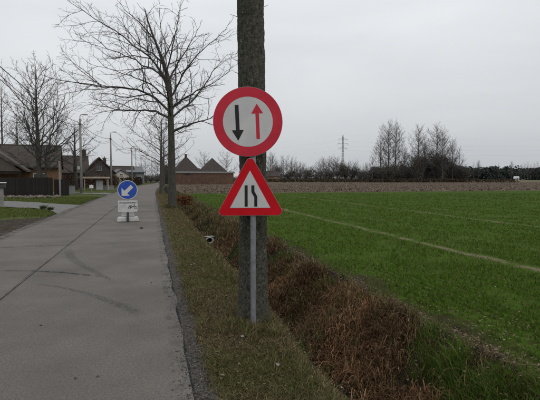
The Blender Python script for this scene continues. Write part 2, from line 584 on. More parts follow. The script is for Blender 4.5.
# road: concrete slabs in two lanes, each slab its own piece
road = empty('road', (0, 0, 0))
tag(road, kind='structure')
JY0, SLAB = 11.0, 5.2
slab_cache = {}
def slab(x0, x1, y0, y1):
    g = 0.008
    n = max(2, int((y1 - y0) / (0.12 if y0 < 20 else 0.5)))
    ts = np.linspace(y0 + g, y1 - g, n + 1)
    xs0, xs1 = x0 + g, x1 - g
    if x1 == ROAD_R: xs1 = x1
    mb = MB()
    jag = lambda y, s: 0.05 * float(fbm(y * 1.7, s))
    vs = []
    for y in ts:
        b = float(bend(y))
        r = xs1 + (jag(y, 4.0) if x1 == ROAD_R else 0.0)
        l = xs0 + (jag(y, 8.0) if x0 == ROAD_L else 0.0)
        vs += [(l + b, y, -0.14), (r + b, y, -0.14), (r + b, y, 0.0), (l + b, y, 0.0)]
    fs = []
    for i in range(len(ts) - 1):
        a = i * 4
        for k in range(4):
            fs.append((a + k, a + (k + 1) % 4, a + 4 + (k + 1) % 4, a + 4 + k))
    fs += [(3, 2, 1, 0), tuple(len(vs) - 4 + k for k in range(4))]
    mb.add(vs, fs)
    o = mb.build('slab', M['concrete_road'], road, bevel=0.006)
    return o
joints = [-5.0, 11.3] + [16.5 + SLAB * k for k in range(25)]
for ja, jb in zip(joints[:-1], joints[1:]):
    slab(ROAD_L, -1.95, ja, jb)
    slab(-1.95, ROAD_R, ja, jb)

def decal_material(name, col, amount, nscale, lo, hi):
    m = bpy.data.materials.new(name)
    N, L = nt(m)
    bs = N['Principled BSDF']
    bs.inputs['Base Color'].default_value = (*col, 1)
    bs.inputs['Roughness'].default_value = 0.9
    at = N.new('ShaderNodeAttribute'); at.attribute_name = 'col'
    sp = N.new('ShaderNodeSeparateColor')
    L.new(at.outputs['Color'], sp.inputs[0])
    tc = N.new('ShaderNodeTexCoord')
    nz = N.new('ShaderNodeTexNoise')
    nz.inputs['Scale'].default_value = nscale
    nz.inputs['Detail'].default_value = 7
    L.new(tc.outputs['Object'], nz.inputs['Vector'])
    mr = N.new('ShaderNodeMapRange')
    mr.inputs['From Min'].default_value = lo
    mr.inputs['From Max'].default_value = hi
    mr.inputs['To Max'].default_value = amount
    L.new(nz.outputs['Fac'], mr.inputs['Value'])
    mu = N.new('ShaderNodeMath'); mu.operation = 'MULTIPLY'
    L.new(mr.outputs[0], mu.inputs[0]); L.new(sp.outputs[0], mu.inputs[1])
    tr = N.new('ShaderNodeBsdfTransparent')
    ms = N.new('ShaderNodeMixShader')
    L.new(mu.outputs[0], ms.inputs[0])
    L.new(tr.outputs[0], ms.inputs[1])
    L.new(bs.outputs[0], ms.inputs[2])
    L.new(ms.outputs[0], N['Material Output'].inputs['Surface'])
    return m
M['tyre'] = decal_material('tyre_rubber', (0.035, 0.033, 0.032), 0.42, 26, 0.38, 0.7)
M['tar_line'] = decal_material('tar_line', (0.03, 0.028, 0.027), 0.95, 11, 0.34, 0.6)
M['tar_thin'] = decal_material('tar_thin', (0.035, 0.033, 0.03), 0.85, 7, 0.32, 0.62)
M['dirt'] = decal_material('road_dirt', (0.075, 0.062, 0.05), 0.75, 5, 0.42, 0.68)


def smooth_path(pts, n=40):
    pts = np.array(pts, dtype=float)
    t = np.linspace(0, len(pts) - 1, n)
    out = []
    for u in t:
        i = min(int(u), len(pts) - 2)
        f = u - i
        p0, p1, p2, p3 = pts[max(i - 1, 0)], pts[i], pts[i + 1], pts[min(i + 2, len(pts) - 1)]
        out.append(0.5 * ((2 * p1) + (-p0 + p2) * f + (2 * p0 - 5 * p1 + 4 * p2 - p3) * f * f + (-p0 + 3 * p1 - 3 * p2 + p3) * f ** 3))
    return np.array(out)


def decal(name, pts, width, mat, z=0.004, fade=True, n=40):
    P = smooth_path(pts, n)
    T = np.gradient(P, axis=0)
    T /= np.linalg.norm(T, axis=1)[:, None] + 1e-9
    Nn = np.stack([-T[:, 1], T[:, 0]], 1)
    w = width if hasattr(width, '__len__') else [width] * n
    w = np.interp(np.linspace(0, 1, n), np.linspace(0, 1, len(w)), w)
    offs = np.array([-0.5, -0.3, 0.3, 0.5])
    a = np.array([0, 1, 1, 0.0])
    along = np.ones(n)
    if fade:
        along = np.minimum(1, np.minimum(np.linspace(0, 6, n), np.linspace(6, 0, n)))
    V, C = [], []
    for k, o in enumerate(offs):
        q = P + Nn * (w * o)[:, None]
        V.append(np.column_stack([q, np.full(n, z)]))
        C.append(a[k] * along)
    V = np.stack(V, 1).reshape(-1, 3)
    C = np.stack(C, 1).reshape(-1)
    F = []
    for i in range(n - 1):
        for k in range(3):
            F.append((i * 4 + k, i * 4 + k + 1, i * 4 + 5 + k, i * 4 + 4 + k))
    me = mesh_arrays(name, V, F, np.full(len(F), 4), cols=np.repeat(C[:, None], 3, 1))
    o = link_mesh(name, me, mat, road)
    return o


def G(xpic, ypic):
    d = 440 * CAMH / (ypic - 178.0)
    p = W(xpic, d)
    return p[0], p[1]
decal('tyre_mark', [G(66, 248), G(70, 258), G(82, 267), G(100, 276), G(112, 283)], [0.2, 0.22, 0.13, 0.08], M['tyre'], 0.004)
decal('tyre_mark', [G(24, 284), G(55, 288), G(85, 295), G(110, 304), G(128, 311), G(140, 319)], [0.06, 0.08, 0.12, 0.17, 0.14], M['tyre'], 0.0075)
decal('crack', [G(-30, 271), G(5, 271.6), G(31, 272), G(60, 273.5), G(85, 276), G(106, 278)], [0.03, 0.035, 0.07, 0.05, 0.03], M['tar_line'], 0.011)
for jy, xa, xb, wj in ((11.3, -4.2, -1.9, 0.05), (11.3, -1.95, 0.2, 0.02), (16.5, -1.7, 0.2, 0.03), (16.5, -4.2, -1.95, 0.02), (21.7, -4.2, 0.2, 0.03), (26.9, -4.2, 0.2, 0.03)):
    decal('joint_seal', [(xa, jy), ((xa + xb) / 2, jy + 0.01), (xb, jy)], wj, M['tar_line'], 0.0185, fade=False)
decal('joint_seal', [(-1.95 + 0.012 * math.sin(v * 2.1), v) for v in np.arange(0.5, 42, 1.5)], 0.022, M['tar_thin'], 0.022, n=120)
decal('dirt_band', [(ROAD_L + 0.12 + 0.08 * math.sin(y * 0.7), y) for y in np.arange(0, 60, 3.0)], 0.5, M['dirt'], 0.0145, n=120)

M['edge_mud'] = decal_material('edge_mud', (0.05, 0.044, 0.038), 0.6, 5, 0.47, 0.72)
decal('edge_mud', [(ROAD_R - 0.05 + 0.05 * float(fbm(v * 1.7, 4.0)), v) for v in np.arange(0.5, 40, 0.4)], 0.22, M['edge_mud'], 0.0145, n=300)

# left: driveway, churned soil
def sheet(name, near, far, mat, z):
    n = 30
    A, B = smooth_path(near, n), smooth_path(far, n)
    V, F = [], []
    m = 8
    for i in range(n):
        for k in range(m):
            p = A[i] + (B[i] - A[i]) * k / (m - 1)
            V.append((p[0], p[1], float(zfun(p[0], p[1])) + z))
    for i in range(n - 1):
        for k in range(m - 1):
            a = i * m + k
            F.append((a, a + 1, a + m + 1, a + m))
    me = mesh_arrays(name, V, F, np.full(len(F), 4), smooth=True)
    o = link_mesh(name, me, mat)
    o['kind'] = 'structure'
    return o
sheet('driveway', [(-4.13, 21.6), (-4.9, 23.6), (-6.1, 25.5), (-7.9, 27.0), (-14, 31.0), (-26, 38)],
      [(-4.13, 28.4), (-5.0, 28.6), (-6.6, 30.4), (-8.1, 32.2), (-13.5, 37.0), (-26, 45)], M['drive'], 0.035)
sheet('bare_soil', [(-4.13, 12.0), (-5.2, 12.0), (-7.0, 12.5), (-9, 13)], [(-4.13, 20.0), (-5.0, 18.8), (-6.6, 18.2), (-9, 18.5)], M['soil'], 0.03)
sheet('driveway', [(-4.13, 45.5), (-6, 46.6), (-10, 49), (-20, 52)], [(-4.05, 49.5), (-6, 49.4), (-10, 52.5), (-20, 57)], M['drive'], 0.035)

# ------------------------------------------------------------------ vegetation helpers
def blades(name, P, H, Wd, lean, C, mat, az=None, droop=0.0):
    n = len(P)
    az = rng.random(n) * 2 * math.pi if az is None else az
    la = rng.random(n) * 2 * math.pi
    side = np.stack([np.cos(az), np.sin(az), np.zeros(n)], 1) * (Wd / 2)[:, None]
    ld = np.stack([np.cos(la), np.sin(la), np.zeros(n)], 1) * (lean * H)[:, None]
    up = np.zeros((n, 3)); up[:, 2] = H
    mid = P + up * 0.6 + ld * 0.35
    tip = P + up * (1 - droop) + ld
    V = np.stack([P - side, P + side, mid - side * 0.75, mid + side * 0.75, tip], 1).reshape(-1, 3)
    b = np.arange(n)[:, None] * 5
    L = (b + np.array([[0, 1, 3, 2, 2, 3, 4]])).ravel()
    cnt = np.tile([4, 3], n)
    Cv = np.repeat(C, 5, axis=0)
    me = mesh_arrays(name, V, L, cnt, cols=Cv)
    return link_mesh(name, me, mat)


def pick(cols, n, jit=0.25):
    cols = np.array(cols)
    c = cols[rng.integers(0, len(cols), n)]
    return c * (1 + jit * (rng.random((n, 1)) * 2 - 1))


def sample_y(n, a, b, p):
    """more of them close by: density falls off as y**-p"""
    u = rng.random(n)
    q = 1 - p if abs(1 - p) > 1e-3 else 1e-3
    return (a ** q + u * (b ** q - a ** q)) ** (1 / q)

# short verge grass
n = 185000
y = sample_y(n, 1.2, 60, 1.65)
x = 0.38 + rng.random(n) ** 0.9 * 1.22 + bend(y)
keep = rng.random(n) < (0.35 + 0.9 * sstep(-0.35, 0.35, fbm(x * 3, y * 3, 1.0)) + 0.25 * sstep(0.5, 0.9, x)) * sstep(0.33, 0.56, x - bend(y) + 0.10 * fbm(y * 1.3, y * 0 + 2.0))
x, y = x[keep], y[keep]
n = len(x)
g = sstep(-0.4, 0.4, fbm(x * 1.1 + 5, y * 0.9, 3.0))[:, None] * 0.5 * (1 - 0.5 * sstep(8, 20, y))[:, None]
C = pick([(0.135, 0.106, 0.052), (0.165, 0.125, 0.07), (0.10, 0.085, 0.036), (0.20, 0.16, 0.10), (0.07, 0.052, 0.03)], n, 0.35) * (1 - g) + pick([(0.06, 0.085, 0.02), (0.08, 0.1, 0.025)], n) * g
Hh = (0.012 + 0.026 * rng.random(n)) * (1 + 0.6 * sstep(0.95, 1.3, x))
tag(blades('verge_grass', np.column_stack([x, y, zfun(x, y) - 0.004]), Hh, 0.004 + 0.0011 * y + 0.002 * rng.random(n), 0.5 + 1.6 * rng.random(n), C, M['blade']),
    'short worn olive grass on the strip between road and ditch', 'grass', kind='stuff')

# longer tufts round the sign post, trunk feet and along the lip of the ditch
P, Hs, Cs, Ws = [], [], [], []
def tuft(cx, cy, k, rad, h, cols):
    a = rng.random(k) * 2 * math.pi
    r = rad * np.sqrt(rng.random(k))
    px_, py_ = cx + r * np.cos(a), cy + r * np.sin(a)
    P.append(np.column_stack([px_, py_, zfun(px_, py_) - 0.01]))
    Hs.append(h * (0.4 + 0.8 * rng.random(k)))
    Cs.append(pick(cols, k))
    Ws.append(np.full(k, 0.004 + 0.0007 * cy))
straw = [(0.2, 0.16, 0.09), (0.14, 0.115, 0.06), (0.10, 0.095, 0.035), (0.075, 0.095, 0.025)]
green = [(0.055, 0.105, 0.014), (0.075, 0.135, 0.02), (0.10, 0.155, 0.03), (0.115, 0.125, 0.04)]
for i in range(26):
    a = rng.random() * 6.28
    r = 0.12 + 0.28 * rng.random()
    tuft(1.02 + r * math.cos(a) * 0.9, 4.5 + r * math.sin(a), 45, 0.06, 0.13, straw)
for i in range(16):
    a = rng.random() * 6.28
    tuft(1.03 + 0.34 * math.cos(a), 24.1 + 0.34 * math.sin(a), 35, 0.09, 0.22, straw)
for i in range(420):
    yv = float(sample_y(1, 1.6, 60, 1.1)[0])
    tuft(1.2 + 0.16 * rng.standard_normal() + float(bend(yv)), yv, 22, 0.07, 0.06 + 0.06 * rng.random(), straw)
for i in range(26):
    tuft(1.02 + 0.13 * rng.standard_normal(), 3.75 + 0.4 * rng.standard_normal(), 60, 0.1, 0.035, [(0.085, 0.10, 0.02), (0.10, 0.11, 0.025), (0.07, 0.085, 0.02)])
for i in range(30):
    yv = float(sample_y(1, 2.0, 12, 1.0)[0])
    tuft(0.75 + 0.4 * rng.random(), yv, 40, 0.09, 0.045, straw[2:] + green[3:])
tag(blades('verge_tufts', np.concatenate(P), np.concatenate(Hs), np.concatenate(Ws), 0.3 + 0.9 * rng.random(sum(map(len, P))), np.concatenate(Cs), M['blade']),
    'straw coloured longer grass tufts along the lip of the ditch', 'grass', kind='stuff')

# far bank: rust brown dead stems, tangled and arching
def arches(name, P, Lh, Wd, C, mat, flat=0.5):
    n = len(P)
    az = rng.random(n) * 2 * math.pi
    d = np.stack([np.cos(az), np.sin(az), np.zeros(n)], 1)
    sd = np.stack([-np.sin(az), np.cos(az), np.zeros(n)], 1) * (Wd / 2)[:, None]
    ts = [0, 0.3, 0.65, 1.0]
    el = R(25) + rng.random(n) * R(60)
    rings = []
    kink = rng.standard_normal((n, 3)) * 0.08
    for t in ts:
        hx = np.cos(el) * t
        hz = np.sin(el) * t - flat * t * t * (0.6 + 0.6 * rng.random(n) * (t > 0.9))
        p = P + d * (Lh * hx)[:, None] + np.array([0, 0, 1.0]) * (Lh * hz)[:, None] + kink * (Lh * t)[:, None]
        k = 1 - 0.8 * t
        rings += [p - sd * k, p + sd * k]
    V = np.stack(rings, 1).reshape(-1, 3)
    b = np.arange(n)[:, None] * 8
    L = (b + np.array([[0, 1, 3, 2, 2, 3, 5, 4, 4, 5, 7, 6]])).ravel()
    me = mesh_arrays(name, V, L, np.full(n * 3, 4), cols=np.repeat(C, 8, axis=0))
    return link_mesh(name, me, mat)

n = 150000
y = sample_y(n, 1.6, 62, 1.45)
t = rng.random(n)
x = 1.62 + 1.18 * t ** 0.8 + 0.1 * fbm(y * 0.8, y * 0) + bend(y)
dens = 0.46 + 1.35 * fbm(x * 1.3, y * 1.1, 4.0)
near_green = sstep(4.3, 3.7, y + 0.5 * fbm(x * 2, y * 2)) * sstep(2.2, 2.5, x + 0.25 * fbm(y * 1.5, x))
keep = rng.random(n) < dens * (1 - 0.93 * near_green) * (0.06 + 0.94 * sstep(1.86, 2.2, x - bend(y) + 0.2 * fbm(y * 1.4, x * 0) + 0.25 * sstep(7, 14, y)))
x, y = x[keep], y[keep]
n = len(x)
rust = pick([(0.095, 0.054, 0.030), (0.125, 0.075, 0.045), (0.07, 0.042, 0.026), (0.17, 0.115, 0.075), (0.05, 0.033, 0.022)], n, 0.4)
olive = pick([(0.09, 0.08, 0.032), (0.13, 0.105, 0.055), (0.06, 0.07, 0.022), (0.16, 0.13, 0.08)], n, 0.3)
fo = (sstep(9, 20, y) * 0.6 + 0.35 * sstep(2.55, 2.85, x - bend(y)) + 0.5 * sstep(0.0, 0.4, fbm(x * 1.7, y * 1.3, 21.0)))[:, None]
fo = (rng.random((n, 1)) < fo)
pch = fbm(x * 1.1 + 3, y * 0.9, 11.0)[:, None]
rust = rust * (1.0 + 0.75 * pch) * np.array([1.10, 1.0, 0.88]) * (1 + 0.35 * sstep(0.1, 0.5, pch))
C = np.where(fo, olive, rust)
tag(arches('bank_dead_stems', np.column_stack([x, y, zfun(x, y) + 0.20 * rng.random(n) * sstep(-0.3, 0.5, fbm(x * 1.5, y * 1.5, 7.0))]),
           (0.08 + 0.24 * rng.random(n) ** 1.4), 0.0032 + 0.0009 * y + 0.009 * rng.random(n) ** 4, C, M['dead'], 0.72),
    'rust brown dead weeds tangled on the far ditch bank', 'dead weeds', kind='stuff')

# straw and dead weeds hanging over the near side of the ditch
n = 14000
y = sample_y(n, 1.5, 40, 1.5)
x = 1.2 + 0.55 * rng.random(n) ** 1.3 + 0.05 * fbm(y * 2, y * 0 + 5) + bend(y)
keep = rng.random(n) < 0.35 + 0.9 * fbm(x * 2, y * 1.6, 14.0) + 0.5 * sstep(1.45, 1.2, x)
x, y = x[keep], y[keep]
n = len(x)
C = pick([(0.15, 0.115, 0.06), (0.10, 0.075, 0.04), (0.06, 0.045, 0.026), (0.085, 0.085, 0.03), (0.19, 0.15, 0.09)], n, 0.35)
tag(arches('bank_straw', np.column_stack([x, y, zfun(x, y) + 0.005]), 0.07 + 0.14 * rng.random(n), 0.004 + 0.0009 * y + 0.003 * rng.random(n), C, M['dead'], 0.75),
    'dry straw hanging over the road side bank of the ditch', 'dead grass', kind='stuff')

# green grass: upper bank, big near tussock on the right
P, Hs, Cs, Ws = [], [], [], []
for i in range(300):
    yv = 1.4 + 3.1 * rng.random() ** 1.1
    xv = 2.2 + 0.62 * rng.random()
    if yv > 3.1 + 1.9 * (xv - 2.3): continue
    if float(fbm(xv * 2.0, yv * 2.0, 5.0)) < -0.15: continue
    tuft(xv, yv, 75, 0.10, 0.15 + 0.12 * rng.random(), green)
for i in range(260):
    yv = float(sample_y(1, 3.5, 50, 1.2)[0])
    tuft(2.6 + 0.26 * rng.standard_normal() + float(bend(yv)), yv, 26, 0.10, 0.12 + 0.08 * rng.random(), green[:2] + straw[1:])
for i in range(60):
    yv = float(sample_y(1, 2.6, 14, 1.2)[0])
    tuft(2.0 + 0.75 * rng.random(), yv, 34, 0.09, 0.09 + 0.08 * rng.random(), green[:2] + straw[2:])
for i in range(8):
    tuft(2.15 + 0.15 * rng.standard_normal(), 5.1 + 0.15 * rng.standard_normal(), 60, 0.08, 0.2, green)
tag(blades('bank_grass', np.concatenate(P), np.concatenate(Hs), np.concatenate(Ws), 0.25 + 0.9 * rng.random(sum(map(len, P))), np.concatenate(Cs), M['blade'], droop=0.15),
    'long green grass on top of the far ditch bank', 'grass', kind='stuff')

# wheat seedlings
n = 210000
zc = sample_y(n, 2.6, 46, 1.05)
xc = (rng.random(n) * 1.75 - 0.75) * zc
x = xc * math.cos(YAW) + zc * math.sin(YAW)
y = zc * math.cos(YAW) - xc * math.sin(YAW)
x = np.round(x / 0.14) * 0.14 + 0.03 * rng.standard_normal(n)
trk = np.minimum(np.minimum(np.abs(x - 6.5), np.abs(x - 12.2)), np.minimum(np.abs(x - 8.3) + 0.14, np.abs(x - 14.0) + 0.1))
ok = (x > FIELD_X + 0.12) & (y > 1.0) & (y < STUB_Y - 0.3)
ok &= rng.random(n) < sstep(0.05, 0.28, trk + 0.1 * fbm(x * 2, y * 2, 1.0))
ok &= rng.random(n) < 0.25 + 0.9 * sstep(-0.45, 0.2, fbm(x * 1.7, y * 1.2, 2.0))
ok &= rng.random(n) < sstep(FIELD_X + 0.18, FIELD_X + 0.5, x + 0.35 * fbm(x, y * 1.5, 9.0))
x, y, zc = x[ok], y[ok], zc[ok]
n = len(x)
C = pick([(0.043, 0.086, 0.009), (0.060, 0.112, 0.012), (0.072, 0.124, 0.016), (0.098, 0.115, 0.030)], n)
tag(blades('wheat_seedlings', np.column_stack([x, y, zfun(x, y) - 0.005]), 0.03 + 0.05 * rng.random(n), 0.004 + 0.0012 * zc, 0.3 + 0.8 * rng.random(n), C, M['blade']),
    'green winter wheat seedlings covering the open field', 'wheat', kind='stuff')

# lawn grass on the left
n = 45000
x = -4.3 - 9 * rng.random(n) ** 1.3
y = 11 + 34 * rng.random(n)
dn = np.interp(-x, [4.13, 4.9, 6.1, 7.9, 14, 26], [21.6, 23.6, 25.5, 27.0, 31.0, 38])
df = np.interp(-x, [4.13, 5.0, 6.6, 8.1, 13.5, 26], [28.4, 28.6, 30.4, 32.2, 37.0, 45])
on_drive = (y > dn - 0.08) & (y < df + 0.08)
near_soil = (y < 20.0 + 0.8 * fbm(x, y))
ok = ~on_drive & ~(near_soil & (rng.random(n) > 0.12)) & (y < 40)
x, y = x[ok], y[ok]
n = len(x)
C = pick([(0.07, 0.10, 0.022), (0.09, 0.12, 0.03), (0.12, 0.12, 0.045)], n)
tag(blades('lawn_grass', np.column_stack([x, y, zfun(x, y)]), 0.04 + 0.05 * rng.random(n), 0.02 + 0.02 * rng.random(n), 0.5 + 0.6 * rng.random(n), C, M['blade']),
    'mown green lawn beside the gravel driveway', 'grass', kind='stuff')


def leaves(name, P, S, C, mat):
    """small curled leaf faces"""
    n = len(P)
    a = rng.random(n) * 2 * math.pi
    d = np.stack([np.cos(a), np.sin(a), 0.5 * (rng.random(n) - 0.3)], 1) * S[:, None]
    e = np.stack([-np.sin(a), np.cos(a), 0.7 * (rng.random(n) - 0.5)], 1) * (S * 0.55)[:, None]
    up = np.zeros((n, 3)); up[:, 2] = S * 0.5 * rng.random(n)
    V = np.stack([P - d, P + e + up, P + d, P - e + up * 0.6], 1).reshape(-1, 3)
    b = np.arange(n)[:, None] * 4
    L = (b + np.array([[0, 1, 2, 0, 2, 3]])).ravel()
    me = mesh_arrays(name, V, L, np.full(2 * n, 3), cols=np.repeat(C, 4, axis=0))
    return link_mesh(name, me, mat)

n1 = 700
y1 = sample_y(n1, 1.5, 30, 1.5)
x1 = 0.35 + 0.9 * rng.random(n1)
n2 = 7000
y2 = sample_y(n2, 1.5, 45, 1.2)
x2 = 2.95 + np.abs(0.28 * rng.standard_normal(n2)) - 0.12 + 0.9 * (rng.random(n2) < 0.3) * rng.random(n2)
n3 = 3500
y3 = sample_y(n3, 1.8, 25, 1.3)
x3 = 1.3 + 1.6 * rng.random(n3)
n4 = 2600
z4 = sample_y(n4, 4, 30, 1.2)
q4 = (rng.random(n4) * 1.2 - 0.35) * z4
x4, y4 = q4 * math.cos(YAW) + z4 * math.sin(YAW), z4 * math.cos(YAW) - q4 * math.sin(YAW)
x4, y4 = x4[x4 > 3.0], y4[x4 > 3.0]
x, y = np.concatenate([x1, x2, x3, x4]), np.concatenate([y1, y2, y3, y4])
n = len(x)
lift = np.concatenate([np.full(n1, 0.03), np.full(n2, 0.03), 0.03 + 0.15 * rng.random(n3), np.full(len(x4), 0.05)])
C = pick([(0.15, 0.115, 0.075), (0.11, 0.08, 0.05), (0.20, 0.16, 0.115), (0.075, 0.055, 0.036)], n, 0.3)
tag(leaves('fallen_leaves', np.column_stack([x, y, zfun(x, y) + lift]), (0.006 + 0.012 * rng.random(n)) * (1 + y * 0.02), C, M['leaf']),
    'dry tan leaf litter strewn along verge and field edge', 'leaves', kind='stuff')

# pebbles in the dark gravel edge
ico_v = np.array([(0, 0, 1), (0.9, 0, 0), (0, 0.8, 0), (-0.85, 0, 0.1), (0, -0.9, 0), (0, 0, -0.6)], dtype=float)
ico_f = np.array([(0, 1, 2), (0, 2, 3), (0, 3, 4), (0, 4, 1), (5, 2, 1), (5, 3, 2), (5, 4, 3), (5, 1, 4)])
def pebbles(name, P, S, C, mat):
    n = len(P)
    sc = S[:, None] * (0.6 + 0.8 * rng.random((n, 3))) * np.array([1, 1, 0.7])
    a = rng.random(n) * 6.28
    v = ico_v[None] * sc[:, None, :]
    vx = v[..., 0] * np.cos(a)[:, None] - v[..., 1] * np.sin(a)[:, None]
    vy = v[..., 0] * np.sin(a)[:, None] + v[..., 1] * np.cos(a)[:, None]
    V = np.stack([vx, vy, v[..., 2]], -1) + P[:, None, :]
    L = (np.arange(n)[:, None, None] * 6 + ico_f[None]).ravel()
    me = mesh_arrays(name, V.reshape(-1, 3), L, np.full(n * 8, 3), cols=np.repeat(C, 6, axis=0))
    return link_mesh(name, me, mat)
n = 6000
y = sample_y(n, 1.4, 25, 1.5)
x = 0.35 + 0.075 * rng.standard_normal(n)
C = pick([(0.06, 0.055, 0.05), (0.10, 0.095, 0.088), (0.035, 0.032, 0.03), (0.16, 0.15, 0.14)], n, 0.3)
z = np.where(x < ROAD_R + 0.03, 0.002, zfun(np.maximum(x, ROAD_R + 0.03), y))
tag(pebbles('loose_gravel', np.column_stack([x, y, z + 0.002]), 0.003 + 0.008 * rng.random(n) ** 2, C, M['pebble']),
    'loose dark gravel along the broken road edge', 'gravel', kind='stuff')

# stubble stalks and clods of the brown field
n = 70000
zc = sample_y(n, 46, 150, 1.3)
xc = (rng.random(n) * 1.75 - 0.85) * zc
x = xc * math.cos(YAW) + zc * math.sin(YAW)
y = zc * math.cos(YAW) - xc * math.sin(YAW)
ok = (x > FIELD_X + 0.5 + bend(np.minimum(y, 140))) & (y > STUB_Y + 0.2) & (y < 150) & ~((y > 108) & (x < 40))
ok &= rng.random(n) < 0.12 + 0.88 * sstep(-0.25, 0.45, fbm(x * 0.35, y * 0.9, 3.0))
x, y = x[ok], y[ok]
n = len(x)
C = pick([(0.155, 0.12, 0.085), (0.24, 0.19, 0.14), (0.085, 0.064, 0.047), (0.12, 0.088, 0.064), (0.07, 0.055, 0.042)], n, 0.35)
tag(blades('maize_stubble', np.column_stack([x, y, zfun(x, y) - 0.02]), 0.05 + 0.2 * rng.random(n) ** 1.6, 0.05 + 0.10 * rng.random(n), 0.3 + 2.2 * rng.random(n), C, M['dead']),
    'pale brown stubble stalks on the strip beyond the wheat', 'stubble', kind='stuff')

# ------------------------------------------------------------------ trees
def tubes_mesh(name, lines):
    """lines: list of (points Nx3, radii N, sides)"""
    Vs, Ls, Cn, base = [], [], [], 0
    for pts, rad, k in lines:
        pts = np.asarray(pts, dtype=float)
        n = len(pts)
        T = np.empty_like(pts)
        T[1:-1] = pts[2:] - pts[:-2]
        T[0] = pts[1] - pts[0]
        T[-1] = pts[-1] - pts[-2]
        T /= np.linalg.norm(T, axis=1)[:, None] + 1e-9
        ref = np.array([0.31, 0.87, 0.38]) if abs(T[0, 2]) > 0.9 else np.array([0, 0, 1.0])
        U = np.cross(T, ref)
        U /= np.linalg.norm(U, axis=1)[:, None] + 1e-9
        Wv = np.cross(T, U)
        a = np.arange(k) * 2 * math.pi / k
        ring = pts[:, None, :] + (U[:, None, :] * np.cos(a)[None, :, None] + Wv[:, None, :] * np.sin(a)[None, :, None]) * np.asarray(rad)[:, None, None]
        Vs.append(ring.reshape(-1, 3))
        i = (np.arange(n - 1)[:, None] * k)
        j = np.arange(k)[None, :]
        j2 = (j + 1) % k
        F = np.stack([i + j, i + j2, i + k + j2, i + k + j], -1).reshape(-1, 4) + base
        Ls.append(F.ravel())
        Cn.append(np.full(len(F), 4))
        base += n * k
    return mesh_arrays(name, np.concatenate(Vs), np.concatenate(Ls), np.concatenate(Cn), smooth=True)


def rot_about(v, axis, ang):
    return v * math.cos(ang) + np.cross(axis, v) * math.sin(ang) + axis * np.dot(axis, v) * (1 - math.cos(ang))


def unit(v):
    return v / (np.linalg.norm(v) + 1e-9)


def wander(r_, p, d, L, nseg, wig, trop):
    pts = [np.array(p, dtype=float)]
    d = unit(np.array(d, dtype=float))
    for i in range(nseg):
        d = unit(d + r_.standard_normal(3) * wig + np.array([0, 0, trop]))
        pts.append(pts[-1] + d * L / nseg)
    return np.array(pts)


def spawn(r_, line, rad, spec, lev, out):
    """side shoots along a finished line; spec[lev] = (count per metre, angle, length ratio, start, wiggle, tropism, min radius)"""
    if lev >= len(spec):
        return
    cpm, ang, ratio, start, wig, trop, rmin = spec[lev]
    seg = np.linalg.norm(np.diff(line, axis=0), axis=1)
    Ltot = seg.sum()
    cum = np.concatenate([[0], np.cumsum(seg)]) / Ltot
    cnt = max(1, int(cpm * Ltot * (1 - start) + r_.random()))
    az = r_.random() * 6.28
    for k in range(cnt):
        t = start + (1 - start) * (k + r_.random()) / cnt
        t = min(t, 0.985)
        i = min(np.searchsorted(cum, t) - 1, len(seg) - 1)
        i = max(i, 0)
        f = (t - cum[i]) / max(cum[i + 1] - cum[i], 1e-6)
        p = line[i] + (line[i + 1] - line[i]) * f
        d0 = unit(line[i + 1] - line[i])
        r0 = rad[i] + (rad[i + 1] - rad[i]) * f
        az += 2.4 + r_.standard_normal() * 0.5
        ax = unit(np.cross(d0, r_.standard_normal(3)))
        ax = rot_about(unit(np.cross(d0, np.array([0.2, 0.1, 0.97]) if abs(d0[2]) < 0.9 else np.array([1.0, 0, 0]))), d0, az)
        d = rot_about(d0, ax, ang * (0.7 + 0.6 * r_.random()))
        L = Ltot * ratio * (1.05 - 0.6 * t) * (0.6 + 0.7 * r_.random())
        if L < 0.12: continue
        r1 = max(rmin, min(r0 * 0.62, 0.012 * L + rmin * 0.5))
        ns = 3 if lev >= 2 else (4 if lev == 1 else 6)
        ln = wander(r_, p, d, L, ns, wig, trop)
        rd = np.linspace(r1, max(rmin * 0.55, r1 * 0.3), ns + 1)
        out.append((ln, rd, 3 if lev >= 1 else 4))
        spawn(r_, ln, rd, spec, lev + 1, out)


def make_tree(name, label, cat, loc, trunk, trad, boughs, spec, seed, group=None, barkm=None, twigm=None, tsides=12, bname='bough'):
    """trunk: local points; boughs: list of (points, base radius)"""
    r_ = np.random.default_rng(seed)
    t = empty(name, loc, 0, label, cat, group)
    tp = smooth_path(trunk, 22)
    tr = np.interp(np.linspace(0, 1, 22), np.linspace(0, 1, len(trad)), trad)
    top_out = []
    spawn(r_, tp[12:], tr[12:], spec, 0, top_out)
    link_mesh('trunk', tubes_mesh('trunk', [(tp, tr, tsides)]), barkm or M['bark'], t)
    if top_out:
        link_mesh('crown', tubes_mesh('crown', top_out), twigm or M['twig'], t)
    for pts, r0 in boughs:
        bp = smooth_path(pts, 14)
        bp[1:-1] += r_.standard_normal((12, 3)) * 0.02 * np.linalg.norm(bp[-1] - bp[0]) * 0.3
        br = 0.74 * r0 * np.linspace(1, 0.2, 14) ** 1.25
        out = [(bp, br, 6)]
        spawn(r_, bp, br, spec, 0, out)
        link_mesh(bname, tubes_mesh(bname, out), twigm or M['twig'], t)
    return t

